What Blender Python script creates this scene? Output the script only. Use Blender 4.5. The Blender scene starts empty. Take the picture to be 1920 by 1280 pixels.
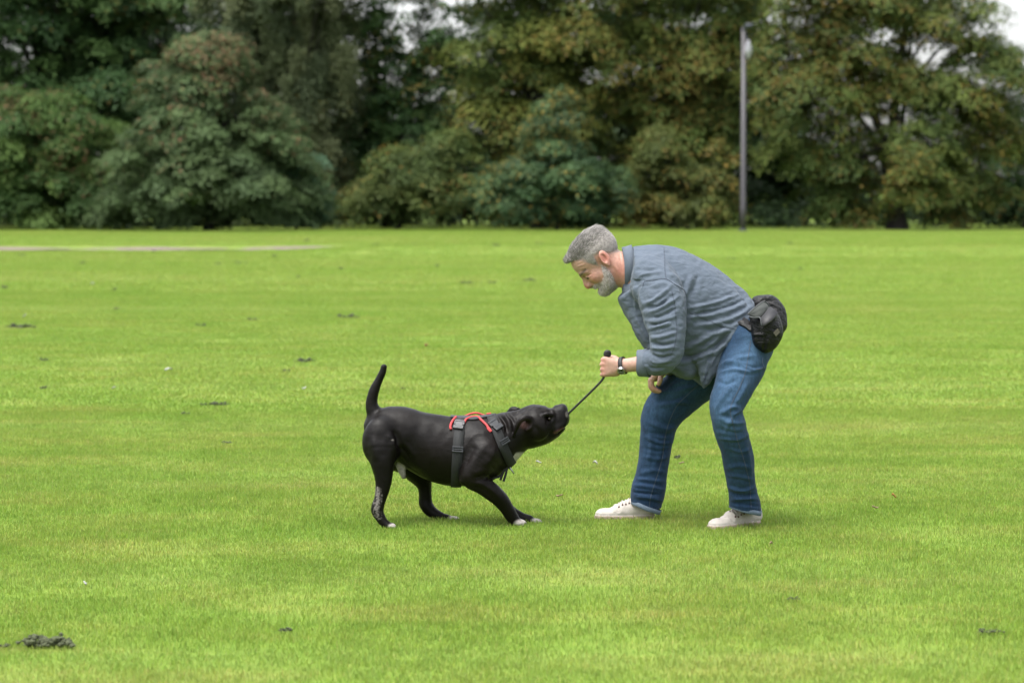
import bpy, bmesh, math, random
import numpy as np
from mathutils import Vector, Matrix
from mathutils.bvhtree import BVHTree

sc = bpy.context.scene
col = sc.collection
rng = np.random.default_rng(7)
random.seed(7)

# ------------------------------------------------------------------ camera
FPX, H = 4500.0, 1.386                      # focal length in photo pixels, camera height
TH = math.atan(280 / FPX)                   # camera looks a little downwards
CT, ST = math.cos(TH), math.sin(TH)
cam_d = bpy.data.cameras.new('camera')
cam = bpy.data.objects.new('camera', cam_d)
col.objects.link(cam)
cam.location = (0, 0, H)
cam.rotation_euler = (math.pi / 2 - TH, 0, 0)
cam_d.sensor_width = 36
cam_d.lens = 36 * FPX / 1920
cam_d.clip_start, cam_d.clip_end = 0.1, 3000
cam_d.dof.use_dof = True
cam_d.dof.focus_distance = 9.9
cam_d.dof.aperture_fstop = 3.6
sc.camera = cam

# ------------------------------------------------------------------ light: bright overcast
SUN_EL, SUN_AZ = math.radians(72), math.radians(238)     # azimuth clockwise from +Y
w = bpy.data.worlds.new('World')
sc.world = w
w.use_nodes = True
nt = w.node_tree
nt.nodes.clear()
sky = nt.nodes.new('ShaderNodeTexSky')
sky.sky_type = 'NISHITA'
sky.sun_disc = False
sky.sun_elevation = SUN_EL
sky.sun_rotation = SUN_AZ
sky.air_density, sky.dust_density, sky.ozone_density = 1.0, 4.0, 1.0
hs = nt.nodes.new('ShaderNodeHueSaturation')
hs.inputs['Saturation'].default_value = 0.22          # cloud cover takes the blue out
bg = nt.nodes.new('ShaderNodeBackground')
bg.inputs['Strength'].default_value = 0.15
wo = nt.nodes.new('ShaderNodeOutputWorld')
nt.links.new(sky.outputs[0], hs.inputs['Color'])
nt.links.new(hs.outputs[0], bg.inputs['Color'])
nt.links.new(bg.outputs[0], wo.inputs['Surface'])
sun_d = bpy.data.lights.new('sun', 'SUN')
sun_d.energy = 1.5
sun_d.angle = math.radians(35)
sun_d.color = (1.0, 0.97, 0.92)
sun = bpy.data.objects.new('sun', sun_d)
col.objects.link(sun)
sdir = Vector((math.sin(SUN_AZ) * math.cos(SUN_EL), math.cos(SUN_AZ) * math.cos(SUN_EL), math.sin(SUN_EL)))
sun.rotation_euler = sdir.to_track_quat('Z', 'Y').to_euler()
sun.location = (0, 0, 40)
vs = sc.view_settings
vs.view_transform = 'Standard'
vs.look = 'None'
vs.exposure = 1.72
vs.gamma = 1
vs.use_curve_mapping = False
sc.render.film_transparent = False
sc.cycles.max_bounces = 8
sc.cycles.transparent_max_bounces = 8
sc.cycles.use_denoising = True

# ------------------------------------------------------------------ helpers
def P(px, py, d):
    """world point seen at photo pixel (px, py) on the plane Y = d"""
    u, v = (px - 960) / FPX, -(py - 640) / FPX
    t = d / (v * ST + CT)
    return np.array((u * t, d, H + (v * CT - ST) * t))

def G(px, py):
    """ground point at a photo pixel"""
    u, v = (px - 960) / FPX, -(py - 640) / FPX
    t = -H / (v * CT - ST)
    return np.array((u * t, t * (v * ST + CT), 0.0))

def pix(V):
    V = np.asarray(V)
    x, y, z = V[..., 0], V[..., 1], V[..., 2] - H
    dep = y * CT - z * ST
    return 960 + FPX * x / dep, 640 - FPX * (y * ST + z * CT) / dep

def R(px, d=10.0):
    return px * d / FPX

ORI = {}
def tag(o, label=None, cat=None, group=None, kind=None):
    if label: o['label'] = label
    if cat: o['category'] = cat
    if group: o['group'] = group
    if kind: o['kind'] = kind
    return o

def empty(name, loc):
    o = bpy.data.objects.new(name, None)
    o.empty_display_size = 0.1
    o.location = tuple(loc)
    col.objects.link(o)
    ORI[o] = np.array(loc, float)
    return o

def mk(name, V, F, mat, parent=None, origin=(0, 0, 0), smooth=True, cols=None, tri=None):
    """link ONE mesh object; V is in world space"""
    V = np.asarray(V, np.float32)
    og = ORI[parent] if parent is not None else np.array(origin, float)
    me = bpy.data.meshes.new(name)
    Vl = (V - og).astype(np.float32)
    if isinstance(F, np.ndarray):
        n, k = F.shape
        me.vertices.add(len(Vl)); me.vertices.foreach_set('co', Vl.ravel())
        me.loops.add(n * k); me.loops.foreach_set('vertex_index', F.astype(np.int32).ravel())
        me.polygons.add(n); me.polygons.foreach_set('loop_start', np.arange(0, n * k, k, dtype=np.int32))
        me.update(calc_edges=True)
        me.validate()
    else:
        me.from_pydata([tuple(map(float, v)) for v in Vl], [], F)
        me.update()
    if smooth:
        me.polygons.foreach_set('use_smooth', np.ones(len(me.polygons), bool))
    if cols is not None:
        c = np.ones((len(V), 4), np.float32)
        c[:, :3] = cols
        a = me.attributes.new('Col', 'FLOAT_COLOR', 'POINT')
        a.data.foreach_set('color', c.ravel())
    me.materials.append(mat)
    o = bpy.data.objects.new(name, me)
    col.objects.link(o)
    if parent is not None:
        o.parent = parent
        ORI[o] = og
    else:
        o.location = tuple(og)
        ORI[o] = og
    return o

# ------------------------------------------------------------------ signed distance modelling
def catmull(pts, n):
    pts = [np.asarray(p, float) for p in pts]
    if len(pts) == 2:
        return [pts[0] + (pts[1] - pts[0]) * t for t in np.linspace(0, 1, n + 1)]
    e = [2 * pts[0] - pts[1]] + pts + [2 * pts[-1] - pts[-2]]
    out = []
    for i in range(1, len(e) - 2):
        a, b, c, d = e[i - 1:i + 3]
        for t in np.arange(n) / n:
            out.append(0.5 * (2 * b + (c - a) * t + (2 * a - 5 * b + 4 * c - d) * t * t + (3 * b - a - 3 * c + d) * t ** 3))
    out.append(pts[-1])
    return out

class SDF:
    def __init__(s, lo, hi, h):
        s.h = h
        s.ax = [np.arange(lo[i] - 3 * h, hi[i] + 3 * h, h, dtype=np.float32) for i in range(3)]
        s.F = np.full([len(a) for a in s.ax], 0.5, np.float32)

    def copy(s):
        c = SDF.__new__(SDF); c.h, c.ax, c.F = s.h, s.ax, s.F.copy()
        return c

    def sl(s, lo, hi):
        r = []
        for i in range(3):
            a = int(np.searchsorted(s.ax[i], lo[i])); b = int(np.searchsorted(s.ax[i], hi[i]))
            r.append(slice(max(a, 0), max(b, 0)))
        return tuple(r)

    def grid(s, sl):
        return (s.ax[0][sl[0]][:, None, None], s.ax[1][sl[1]][None, :, None], s.ax[2][sl[2]][None, None, :])

    def put(s, sl, d, k, op='add'):
        a = s.F[sl]
        if a.size == 0: return
        if op == 'add':
            if k > 0:
                hh = np.maximum(k - np.abs(a - d), 0) / k
                s.F[sl] = np.minimum(a, d) - hh * hh * k * 0.25
            else:
                s.F[sl] = np.minimum(a, d)
        else:
            d = -d
            if k > 0:
                hh = np.maximum(k - np.abs(a - d), 0) / k
                s.F[sl] = np.maximum(a, d) + hh * hh * k * 0.25
            else:
                s.F[sl] = np.maximum(a, d)

    def tube(s, pts, k=0.01, n=5, op='add'):
        """pts: (point, radius[, depth ratio]); one smooth elliptical tube"""
        arr = [np.concatenate((np.asarray(p[0], float), [p[1], p[2] if len(p) > 2 else 1.0])) for p in pts]
        arr = catmull(arr, n)
        A = np.array(arr)
        rm = (A[:, 3] * np.maximum(A[:, 4], 1)).max() + k + 3 * s.h
        box = s.sl(A[:, :3].min(0) - rm, A[:, :3].max(0) + rm)
        D = np.full(s.F[box].shape, 0.5, np.float32)
        for a, b in zip(arr[:-1], arr[1:]):
            rr = max(a[3] * max(a[4], 1), b[3] * max(b[4], 1)) + k + 3 * s.h
            bx = s.sl(np.minimum(a[:3], b[:3]) - rr, np.maximum(a[:3], b[:3]) + rr)
            X, Y, Z = s.grid(bx)
            ba = (b[:3] - a[:3]).astype(np.float32)
            L2 = float(ba @ ba) + 1e-12
            t = np.clip(((X - a[0]) * ba[0] + (Y - a[1]) * ba[1] + (Z - a[2]) * ba[2]) / L2, 0, 1)
            r = a[3] + (b[3] - a[3]) * t
            q = a[4] + (b[4] - a[4]) * t
            dx, dy, dz = X - a[0] - t * ba[0], (Y - a[1] - t * ba[1]) / q, Z - a[2] - t * ba[2]
            d = np.sqrt(dx * dx + dy * dy + dz * dz) - r
            loc = tuple(slice(bx[i].start - box[i].start, bx[i].stop - box[i].start) for i in range(3))
            D[loc] = np.minimum(D[loc], d)
        s.put(box, D, k, op)

    def ell(s, c, r, M=None, k=0.01, op='add'):
        c = np.asarray(c, float); r = np.asarray(r, float)
        rm = r.max() + k + 3 * s.h
        bx = s.sl(c - rm, c + rm)
        X, Y, Z = s.grid(bx)
        x, y, z = X - c[0], Y - c[1], Z - c[2]
        if M is not None:
            M = np.asarray(M)
            x, y, z = (x * M[0, i] + y * M[1, i] + z * M[2, i] for i in range(3))
        k0 = np.sqrt((x / r[0]) ** 2 + (y / r[1]) ** 2 + (z / r[2]) ** 2)
        k1 = np.sqrt((x / r[0] ** 2) ** 2 + (y / r[1] ** 2) ** 2 + (z / r[2] ** 2) ** 2) + 1e-9
        s.put(bx, (k0 * (k0 - 1) / k1).astype(np.float32), k, op)

    def rbox(s, c, hs, M=None, rad=0.005, k=0.0, op='add'):
        c = np.asarray(c, float)
        rm = float(np.linalg.norm(hs)) + rad + k + 3 * s.h
        bx = s.sl(c - rm, c + rm)
        X, Y, Z = s.grid(bx)
        x, y, z = X - c[0], Y - c[1], Z - c[2]
        if M is not None:
            M = np.asarray(M)
            x, y, z = (x * M[0, i] + y * M[1, i] + z * M[2, i] for i in range(3))
        qx, qy, qz = np.abs(x) - hs[0] + rad, np.abs(y) - hs[1] + rad, np.abs(z) - hs[2] + rad
        d = np.sqrt(np.maximum(qx, 0) ** 2 + np.maximum(qy, 0) ** 2 + np.maximum(qz, 0) ** 2) + np.minimum(np.maximum(np.maximum(qx, qy), qz), 0) - rad
        s.put(bx, d.astype(np.float32), k, op)

    def plane(s, p, n, k=0.0, lo=None, hi=None):
        """cut away the side n points to"""
        n = np.asarray(n, float); n = n / np.linalg.norm(n)
        bx = s.sl(lo, hi) if lo is not None else (slice(None),) * 3
        X, Y, Z = s.grid(bx)
        d = (X - p[0]) * n[0] + (Y - p[1]) * n[1] + (Z - p[2]) * n[2]
        s.put(bx, -d.astype(np.float32), k, 'sub')

    def mesh(s):
        F, h = s.F, s.h
        S = F < 0
        nx, ny, nz = F.shape
        cnt = np.zeros((nx - 1, ny - 1, nz - 1), np.uint8)
        for i in (0, 1):
            for j in (0, 1):
                for k in (0, 1):
                    cnt += S[i:nx - 1 + i, j:ny - 1 + j, k:nz - 1 + k]
        ids = np.argwhere((cnt > 0) & (cnt < 8))
        idx = np.full(cnt.shape, -1, np.int32)
        idx[ids[:, 0], ids[:, 1], ids[:, 2]] = np.arange(len(ids))
        C = {}
        for i in (0, 1):
            for j in (0, 1):
                for k in (0, 1):
                    C[i, j, k] = F[ids[:, 0] + i, ids[:, 1] + j, ids[:, 2] + k]
        acc = np.zeros((len(ids), 3)); n = np.zeros(len(ids))
        for a in C:
            for axn in range(3):
                if a[axn]: continue
                b = list(a); b[axn] = 1; b = tuple(b)
                fa, fb = C[a], C[b]
                m = (fa < 0) != (fb < 0)
                t = np.where(m, fa / np.where(m, fa - fb, 1), 0)
                p = np.zeros((len(ids), 3)) + np.array(a)
                p[:, axn] += t
                acc += p * m[:, None]; n += m
        V = (ids + acc / n[:, None]) * h + np.array([a[0] for a in s.ax])
        faces = []
        for axn in range(3):
            o1, o2 = [(1, 2), (2, 0), (0, 1)][axn]
            A = [slice(1, -1)] * 3; B = [slice(1, -1)] * 3
            A[axn] = slice(0, -1); B[axn] = slice(1, None)
            sa, sb = S[tuple(A)], S[tuple(B)]
            e = np.argwhere(sa != sb)
            off = np.array([1, 1, 1]); off[axn] = 0
            g = e + off
            def cell(d1, d2):
                q = g.copy(); q[:, o1] -= d1; q[:, o2] -= d2
                return idx[q[:, 0], q[:, 1], q[:, 2]]
            quad = np.stack([cell(1, 1), cell(0, 1), cell(0, 0), cell(1, 0)], 1)
            flip = ~sa[tuple((e).T)]
            quad[flip] = quad[flip][:, ::-1]
            faces.append(quad)
        Fq = np.concatenate(faces)
        Fq = Fq[(Fq >= 0).all(1)]
        return V, Fq

def bounds(pts, pad):
    A = np.array(pts)
    return A.min(0) - pad, A.max(0) + pad

def vnormals(V, F):
    N = np.zeros_like(V)
    a, b, c, d = (V[F[:, i]] for i in range(4))
    fn = np.cross(c - a, d - b)
    for i in range(4):
        np.add.at(N, F[:, i], fn)
    return N / (np.linalg.norm(N, axis=1)[:, None] + 1e-12)

def smooth_mesh(V, F, it=2, lam=0.5):
    E = np.concatenate([F[:, [0, 1]], F[:, [1, 2]], F[:, [2, 3]], F[:, [3, 0]]])
    E = np.concatenate([E, E[:, ::-1]])
    deg = np.bincount(E[:, 0], minlength=len(V)).astype(float)
    for _ in range(it):
        S = np.stack([np.bincount(E[:, 0], V[E[:, 1], i], len(V)) for i in range(3)], 1)
        V = V + lam * (S / np.maximum(deg, 1)[:, None] - V)
    return V

def pdist(px, py, line):
    """distance in photo pixels to a polyline, and position along it 0..1"""
    best = np.full(px.shape, 1e9); pos = np.zeros(px.shape)
    L = np.array(line, float)
    seg = np.linalg.norm(L[1:] - L[:-1], axis=1); cum = np.concatenate([[0], np.cumsum(seg)]) / seg.sum()
    for i in range(len(L) - 1):
        a, b = L[i], L[i + 1]
        ab = b - a
        t = np.clip(((px - a[0]) * ab[0] + (py - a[1]) * ab[1]) / (ab @ ab + 1e-9), 0, 1)
        d = np.hypot(px - a[0] - t * ab[0], py - a[1] - t * ab[1])
        m = d < best
        best[m] = d[m]; pos[m] = (cum[i] + (cum[i + 1] - cum[i]) * t)[m]
    return best, pos

def sculpt(V, F, strokes, side=-1.0):
    """push soft ridges (amp > 0) and creases (amp < 0), given in mm, into the near side of a mesh"""
    N = vnormals(V, F)
    px, py = pix(V)
    fac = np.clip(N[:, 1] * side * 1.6 + 0.15, 0, 1)
    D = np.zeros(len(V))
    for line, wd, amp in strokes:
        line = [p[:2] for p in catmull([np.array((a[0], a[1], 0)) for a in line], 6)]
        d, t = pdist(px, py, line)
        env = np.clip(np.minimum(t, 1 - t) * 4 + 0.12, 0, 1)
        D += amp * 0.001 * np.exp(-(d / wd) ** 1.35) * env - amp * 0.0004 * np.exp(-((d - 1.9 * wd) / wd) ** 2) * env
    return V + N * (D * fac)[:, None]

def vnoise(V, scale, seed=0):
    """cheap smooth noise in -1..1 for vertices"""
    r = np.random.default_rng(seed)
    out = np.zeros(len(V))
    for o in range(3):
        for _ in range(4):
            dv = r.normal(size=3); dv /= np.linalg.norm(dv)
            out += np.sin(V @ dv * scale * 2 ** o * 6.28 + r.uniform(0, 6.28) + 1.7 * np.sin(V @ r.normal(size=3) * scale * 2 ** o * 2)) / 2 ** o
    return out / 5

def box_mesh(size, bev=0.0015, seg=2):
    bm = bmesh.new()
    bmesh.ops.create_cube(bm, size=1)
    bmesh.ops.scale(bm, vec=size, verts=bm.verts)
    if bev: bmesh.ops.bevel(bm, geom=bm.edges[:], offset=bev, segments=seg, affect='EDGES', profile=0.5)
    V = np.array([v.co[:] for v in bm.verts]); 
    bm.verts.index_update()
    Fc = [[v.index for v in f.verts] for f in bm.faces]
    bm.free()
    return V, Fc

def join(parts):
    V, F, o = [], [], 0
    for v, f in parts:
        V.append(np.asarray(v)); F += [[int(i) + o for i in q] for q in f]; o += len(v)
    return np.concatenate(V), F

def frame(u, n):
    """matrix with columns u, n x u, n"""
    u = np.asarray(u, float); n = np.asarray(n, float)
    n = n / np.linalg.norm(n); u = u - n * (u @ n); u = u / np.linalg.norm(u)
    return np.stack([u, np.cross(n, u), n], 1)

def tube_mesh(pts, rads, m=8, caps=True):
    pts = np.asarray(pts, float); n = len(pts)
    rads = np.full(n, rads) if np.isscalar(rads) else np.asarray(rads)
    T = np.gradient(pts, axis=0); T /= np.linalg.norm(T, axis=1)[:, None] + 1e-12
    up = np.array((0.13, 0.91, 0.37))
    V = []
    for p, t, r in zip(pts, T, rads):
        a = np.cross(t, up); a /= np.linalg.norm(a); b = np.cross(t, a)
        for j in range(m):
            g = 2 * math.pi * j / m
            V.append(p + r * (a * math.cos(g) + b * math.sin(g)))
    F = [[i * m + j, i * m + (j + 1) % m, (i + 1) * m + (j + 1) % m, (i + 1) * m + j] for i in range(n - 1) for j in range(m)]
    if caps:
        F += [list(range(m))[::-1], [(n - 1) * m + j for j in range(m)]]
    return np.array(V), F

def bvh_of(V, F):
    return BVHTree.FromPolygons([tuple(map(float, v)) for v in V], [list(map(int, f)) for f in F])

CAMP = Vector((0, 0, H))
def cast(bvh, px, py):
    d = Vector(P(px, py, 10.0)) - CAMP
    d.normalize()
    hit, nrm, i, dist = bvh.ray_cast(CAMP, d)
    return (np.array(hit), np.array(nrm)) if hit else (None, None)

def project(bvh, line, step=2.5, off=0.001):
    pts, nn = [], []
    c = catmull([np.array((a[0], a[1], 0.)) for a in line], 12)
    for p in c:
        h, n = cast(bvh, p[0], p[1])
        if h is not None:
            pts.append(h + n * off); nn.append(n)
    return np.array(pts), np.array(nn)

def ribbon(pts, nn, width, thick):
    """a flat strip with thickness lying on a surface"""
    T = np.gradient(pts, axis=0); T /= np.linalg.norm(T, axis=1)[:, None] + 1e-12
    B = np.cross(T, nn); B /= np.linalg.norm(B, axis=1)[:, None] + 1e-12
    hw = width / 2
    V = np.stack([pts - B * hw - nn * thick, pts - B * hw * 0.92 + nn * thick, pts + B * hw * 0.92 + nn * thick, pts + B * hw - nn * thick], 1).reshape(-1, 3)
    n = len(pts)
    F = [[i * 4 + j, (i + 1) * 4 + j, (i + 1) * 4 + (j + 1) % 4, i * 4 + (j + 1) % 4] for i in range(n - 1) for j in range(4)]
    F += [[0, 1, 2, 3], [(n - 1) * 4 + j for j in (3, 2, 1, 0)]]
    return V, F

# ------------------------------------------------------------------ materials
def new_mat(name):
    m = bpy.data.materials.new(name)
    m.use_nodes = True
    t = m.node_tree
    t.nodes.clear()
    out = t.nodes.new('ShaderNodeOutputMaterial')
    b = t.nodes.new('ShaderNodeBsdfPrincipled')
    t.links.new(b.outputs[0], out.inputs['Surface'])
    return m, t, b, out

def N_(t, kind, **kw):
    n = t.nodes.new(kind)
    for k, v in kw.items():
        if k in n.inputs: n.inputs[k].default_value = v
        else: setattr(n, k, v)
    return n

def mixc(t, fac, a, b, mode='MIX'):
    n = t.nodes.new('ShaderNodeMix'); n.data_type = 'RGBA'; n.blend_type = mode
    for i, s in ((0, fac), (6, a), (7, b)):
        if isinstance(s, bpy.types.NodeSocket): t.links.new(s, n.inputs[i])
        elif i == 0: n.inputs[0].default_value = s
        else: n.inputs[i].default_value = tuple(s) + (1,) if len(s) == 3 else s
    return n.outputs[2]

def ramp(t, src, stops):
    n = t.nodes.new('ShaderNodeValToRGB')
    e = n.color_ramp.elements
    while len(e) < len(stops): e.new(0.5)
    for el, (p, c) in zip(e, stops):
        el.position = p; el.color = tuple(c) + (1,) if len(c) == 3 else c
    t.links.new(src, n.inputs[0])
    return n.outputs[0]

def simple(name, c=None, rough=0.6, var=0.25, vscale=40, bump=0.0, bscale=300, metal=0.0, spec=0.5, sheen=0.0, stretch=None, sss=0.0, coat=0.0, wrinkle=0.0):
    """colour (or the pigment stored in Col) x noise, with fine relief"""
    m, t, b, out = new_mat(name)
    tc = N_(t, 'ShaderNodeTexCoord')
    vec = tc.outputs['Object']
    if stretch:
        mp = N_(t, 'ShaderNodeMapping'); mp.inputs['Scale'].default_value = stretch
        t.links.new(vec, mp.inputs[0]); vec = mp.outputs[0]
    n1 = N_(t, 'ShaderNodeTexNoise', Scale=vscale, Detail=6.0, Roughness=0.65)
    t.links.new(vec, n1.inputs['Vector'])
    if c is None:
        a = N_(t, 'ShaderNodeAttribute', attribute_name='Col'); base = a.outputs['Color']
    else:
        rgb = N_(t, 'ShaderNodeRGB'); rgb.outputs[0].default_value = tuple(c) + (1,); base = rgb.outputs[0]
    lo, hi = 1 - var, 1 + var
    mul = ramp(t, n1.outputs['Fac'], [(0.3, (lo,) * 3), (0.7, (hi,) * 3)])
    t.links.new(mixc(t, 1.0, base, mul, 'MULTIPLY'), b.inputs['Base Color'])
    b.inputs['Roughness'].default_value = rough
    b.inputs['Metallic'].default_value = metal
    b.inputs['Specular IOR Level'].default_value = spec
    if sheen:
        b.inputs['Sheen Weight'].default_value = sheen
    if sss:
        b.inputs['Subsurface Weight'].default_value = sss
        b.inputs['Subsurface Radius'].default_value = (0.012, 0.004, 0.002)
        b.inputs['Subsurface Scale'].default_value = 0.5
    if coat:
        b.inputs['Coat Weight'].default_value = coat
    if bump:
        n2 = N_(t, 'ShaderNodeTexNoise', Scale=bscale, Detail=4.0)
        t.links.new(vec, n2.inputs['Vector'])
        bp = N_(t, 'ShaderNodeBump', Strength=bump, Distance=0.002)
        t.links.new(n2.outputs['Fac'], bp.inputs['Height'])
        if wrinkle:      # fine sharp cloth creases
            mp = N_(t, 'ShaderNodeMapping'); mp.inputs['Scale'].default_value = (1, 1, 1.7); mp.inputs['Rotation'].default_value = (0, .6, 0)
            t.links.new(tc.outputs['Object'], mp.inputs[0])
            n3 = N_(t, 'ShaderNodeTexNoise', Scale=11.0, Detail=2.5, Distortion=1.6)
            t.links.new(mp.outputs[0], n3.inputs['Vector'])
            rg = ramp(t, n3.outputs['Fac'], [(.30, (.45,) * 3), (.44, (.3,) * 3), (.5, (1,) * 3), (.56, (.3,) * 3), (.72, (.5,) * 3)])
            b2 = N_(t, 'ShaderNodeBump', Strength=wrinkle, Distance=0.006)
            t.links.new(rg, b2.inputs['Height']); t.links.new(bp.outputs[0], b2.inputs['Normal'])
            bp = b2
        t.links.new(bp.outputs[0], b.inputs['Normal'])
    return m
# ------------------------------------------------------------------ ground, path and sward
def sstep(a, b, x):
    t = np.clip((x - a) / (b - a), 0, 1); return t * t * (3 - 2 * t)
def ground_z(x, y):
    x, y = np.asarray(x, float), np.asarray(y, float)
    z = 0.17 * sstep(-6.0, -2.2, x) * np.exp(-((y - 55.5) / 3.5) ** 2)
    z = z - 0.05 * np.exp(-((y - 61.5) / 4) ** 2) * sstep(-2, -8, x)
    z = z + 0.10 * np.exp(-((y - 70) / 5) ** 2)
    return z
def grass_nodes(t):
    """lawn pigment from world position: mown drifts, dry and lush patches, speckle"""
    g = N_(t, 'ShaderNodeNewGeometry')
    def noise(scale, vec, detail=4.0, rough=.6):
        mp = N_(t, 'ShaderNodeMapping'); mp.inputs['Scale'].default_value = vec
        t.links.new(g.outputs['Position'], mp.inputs[0])
        n = N_(t, 'ShaderNodeTexNoise', Scale=scale, Detail=detail, Roughness=rough)
        t.links.new(mp.outputs[0], n.inputs['Vector'])
        return n.outputs['Fac']
    big = noise(0.10, (0.9, 1.0, 1), 5)
    mid = noise(2.0, (0.42, 1.0, 1), 7, .72)
    swath = noise(1.0, (0.05, 0.55, 1), 3)
    fine = noise(9, (1, 1, 1), 3)
    a = ramp(t, big, [(.36, (.180, .285, .034)), (.50, (.205, .298, .043)), (.64, (.238, .298, .052))])
    b = ramp(t, mid, [(.30, (.130, .245, .024)), (.50, (.205, .300, .045)), (.68, (.305, .315, .075))])
    c = mixc(t, .58, a, b)
    s = ramp(t, swath, [(.35, (.93, .96, .9)), (.5, (1, 1, 1)), (.66, (1.09, 1.06, 1.25))])
    c = mixc(t, 1.0, c, s, 'MULTIPLY')
    f = ramp(t, fine, [(.3, (.84, .86, .84)), (.7, (1.16, 1.14, 1.16))])
    return mixc(t, 1.0, mixc(t, 1.0, c, f, 'MULTIPLY'), (.88, .90, .95), 'MULTIPLY')
m, t, b, out = new_mat('lawn_soil')
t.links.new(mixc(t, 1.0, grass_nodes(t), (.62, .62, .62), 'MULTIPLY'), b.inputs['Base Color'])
b.inputs['Roughness'].default_value = .95; b.inputs['Specular IOR Level'].default_value = .1
mat_ground = m
ys = np.concatenate([np.arange(-30, 40, 5), np.arange(40, 92, .5), np.arange(92, 200, 6), np.array([260, 400, 700, 1200, 2200])])
xs = np.concatenate([np.array([-2000, -900, -400, -200, -100, -60]), np.arange(-40, 40.1, .8), np.array([60, 100, 200, 400, 900, 2000])])
YY, XX = np.meshgrid(ys, xs, indexing='ij')
V = np.stack([XX, YY, ground_z(XX, YY)], -1).reshape(-1, 3)
n = len(xs); i, j = np.meshgrid(np.arange(len(ys) - 1), np.arange(n - 1), indexing='ij')
a = (i * n + j).ravel()
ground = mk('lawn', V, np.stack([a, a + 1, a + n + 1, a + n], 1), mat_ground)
tag(ground, 'wide mown park lawn', kind='structure')
# path: pinkish gravel strip running off behind a low rise
mat_path = simple('path_gravel', (0.112, 0.074, 0.074), rough=.95, var=.3, vscale=3, bump=.4, bscale=20)
rows = []
for x in np.linspace(-60, 0, 61):
    y0 = 58.0 + .0025 * (x + 10) ** 2 * .2; wd = 3.2
    rows.append([np.array((x, y, ground_z(x, y) + .012 + .02 * math.sin(x * 1.7 + y))) for y in np.linspace(y0, y0 + wd, 5)])
A = np.array(rows); r_, c_ = A.shape[:2]
F = [[i * c_ + j, (i + 1) * c_ + j, (i + 1) * c_ + j + 1, i * c_ + j + 1] for i in range(r_ - 1) for j in range(c_ - 1)]
path = mk('path', A.reshape(-1, 3), F, mat_path); tag(path, 'pink gravel path crossing the far lawn', kind='structure')

# grass blades: two turf patches scattered over everything in view
m, t, b, out = new_mat('grass_blade')
at = N_(t, 'ShaderNodeAttribute', attribute_name='Col')
gc = mixc(t, 1.0, grass_nodes(t), at.outputs['Color'], 'MULTIPLY')
t.links.new(gc, b.inputs['Base Color'])
b.inputs['Roughness'].default_value = .55; b.inputs['Specular IOR Level'].default_value = .25
tr = N_(t, 'ShaderNodeBsdfTranslucent'); t.links.new(gc, tr.inputs['Color'])
mx = N_(t, 'ShaderNodeMixShader'); mx.inputs[0].default_value = .35
t.links.new(b.outputs[0], mx.inputs[1]); t.links.new(tr.outputs[0], mx.inputs[2]); t.links.new(mx.outputs[0], out.inputs['Surface'])
mat_blade = m
PS = 0.5
def patch(nb, hgt, wid, seed):
    r = np.random.default_rng(seed)
    x, y = r.normal(size=nb) * PS * .42, r.normal(size=nb) * PS * .42
    hh = hgt * r.uniform(.55, 1.25, nb) * (1 + .25 * np.sin(x * 19) * np.sin(y * 23 + 1))
    az = r.uniform(0, 2 * np.pi, nb); lean = r.uniform(.05, .75, nb) * hh
    fx = r.uniform(0, 2 * np.pi, nb)
    dx, dy = np.cos(az), np.sin(az); bx, by = np.cos(fx) * wid / 2, np.sin(fx) * wid / 2
    z0 = np.zeros(nb) - .004
    p = lambda X, Y, Z: np.stack([X, Y, Z], -1)
    V = np.stack([p(x - bx, y - by, z0), p(x + bx, y + by, z0),
                  p(x + dx * lean * .35 + bx * .8, y + dy * lean * .35 + by * .8, hh * .55), p(x + dx * lean * .35 - bx * .8, y + dy * lean * .35 - by * .8, hh * .55),
                  p(x + dx * lean, y + dy * lean, hh * .95)], 1).reshape(-1, 3)
    o = np.arange(nb)[:, None] * 5
    Q = (o + np.array([[0, 1, 2, 3]])); T = (o + np.array([[3, 2, 4]]))
    v = r.uniform(.72, 1.35, nb); c = np.stack([v * r.uniform(.9, 1.15, nb), v, v * r.uniform(.7, 1.3, nb)], 1)
    dry = r.random(nb) < .06
    c[dry] = np.array((1.65, 1.15, 1.9)) * r.uniform(.8, 1.2, (dry.sum(), 1))
    return V, Q, T, np.repeat(c, 5, 0)
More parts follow.
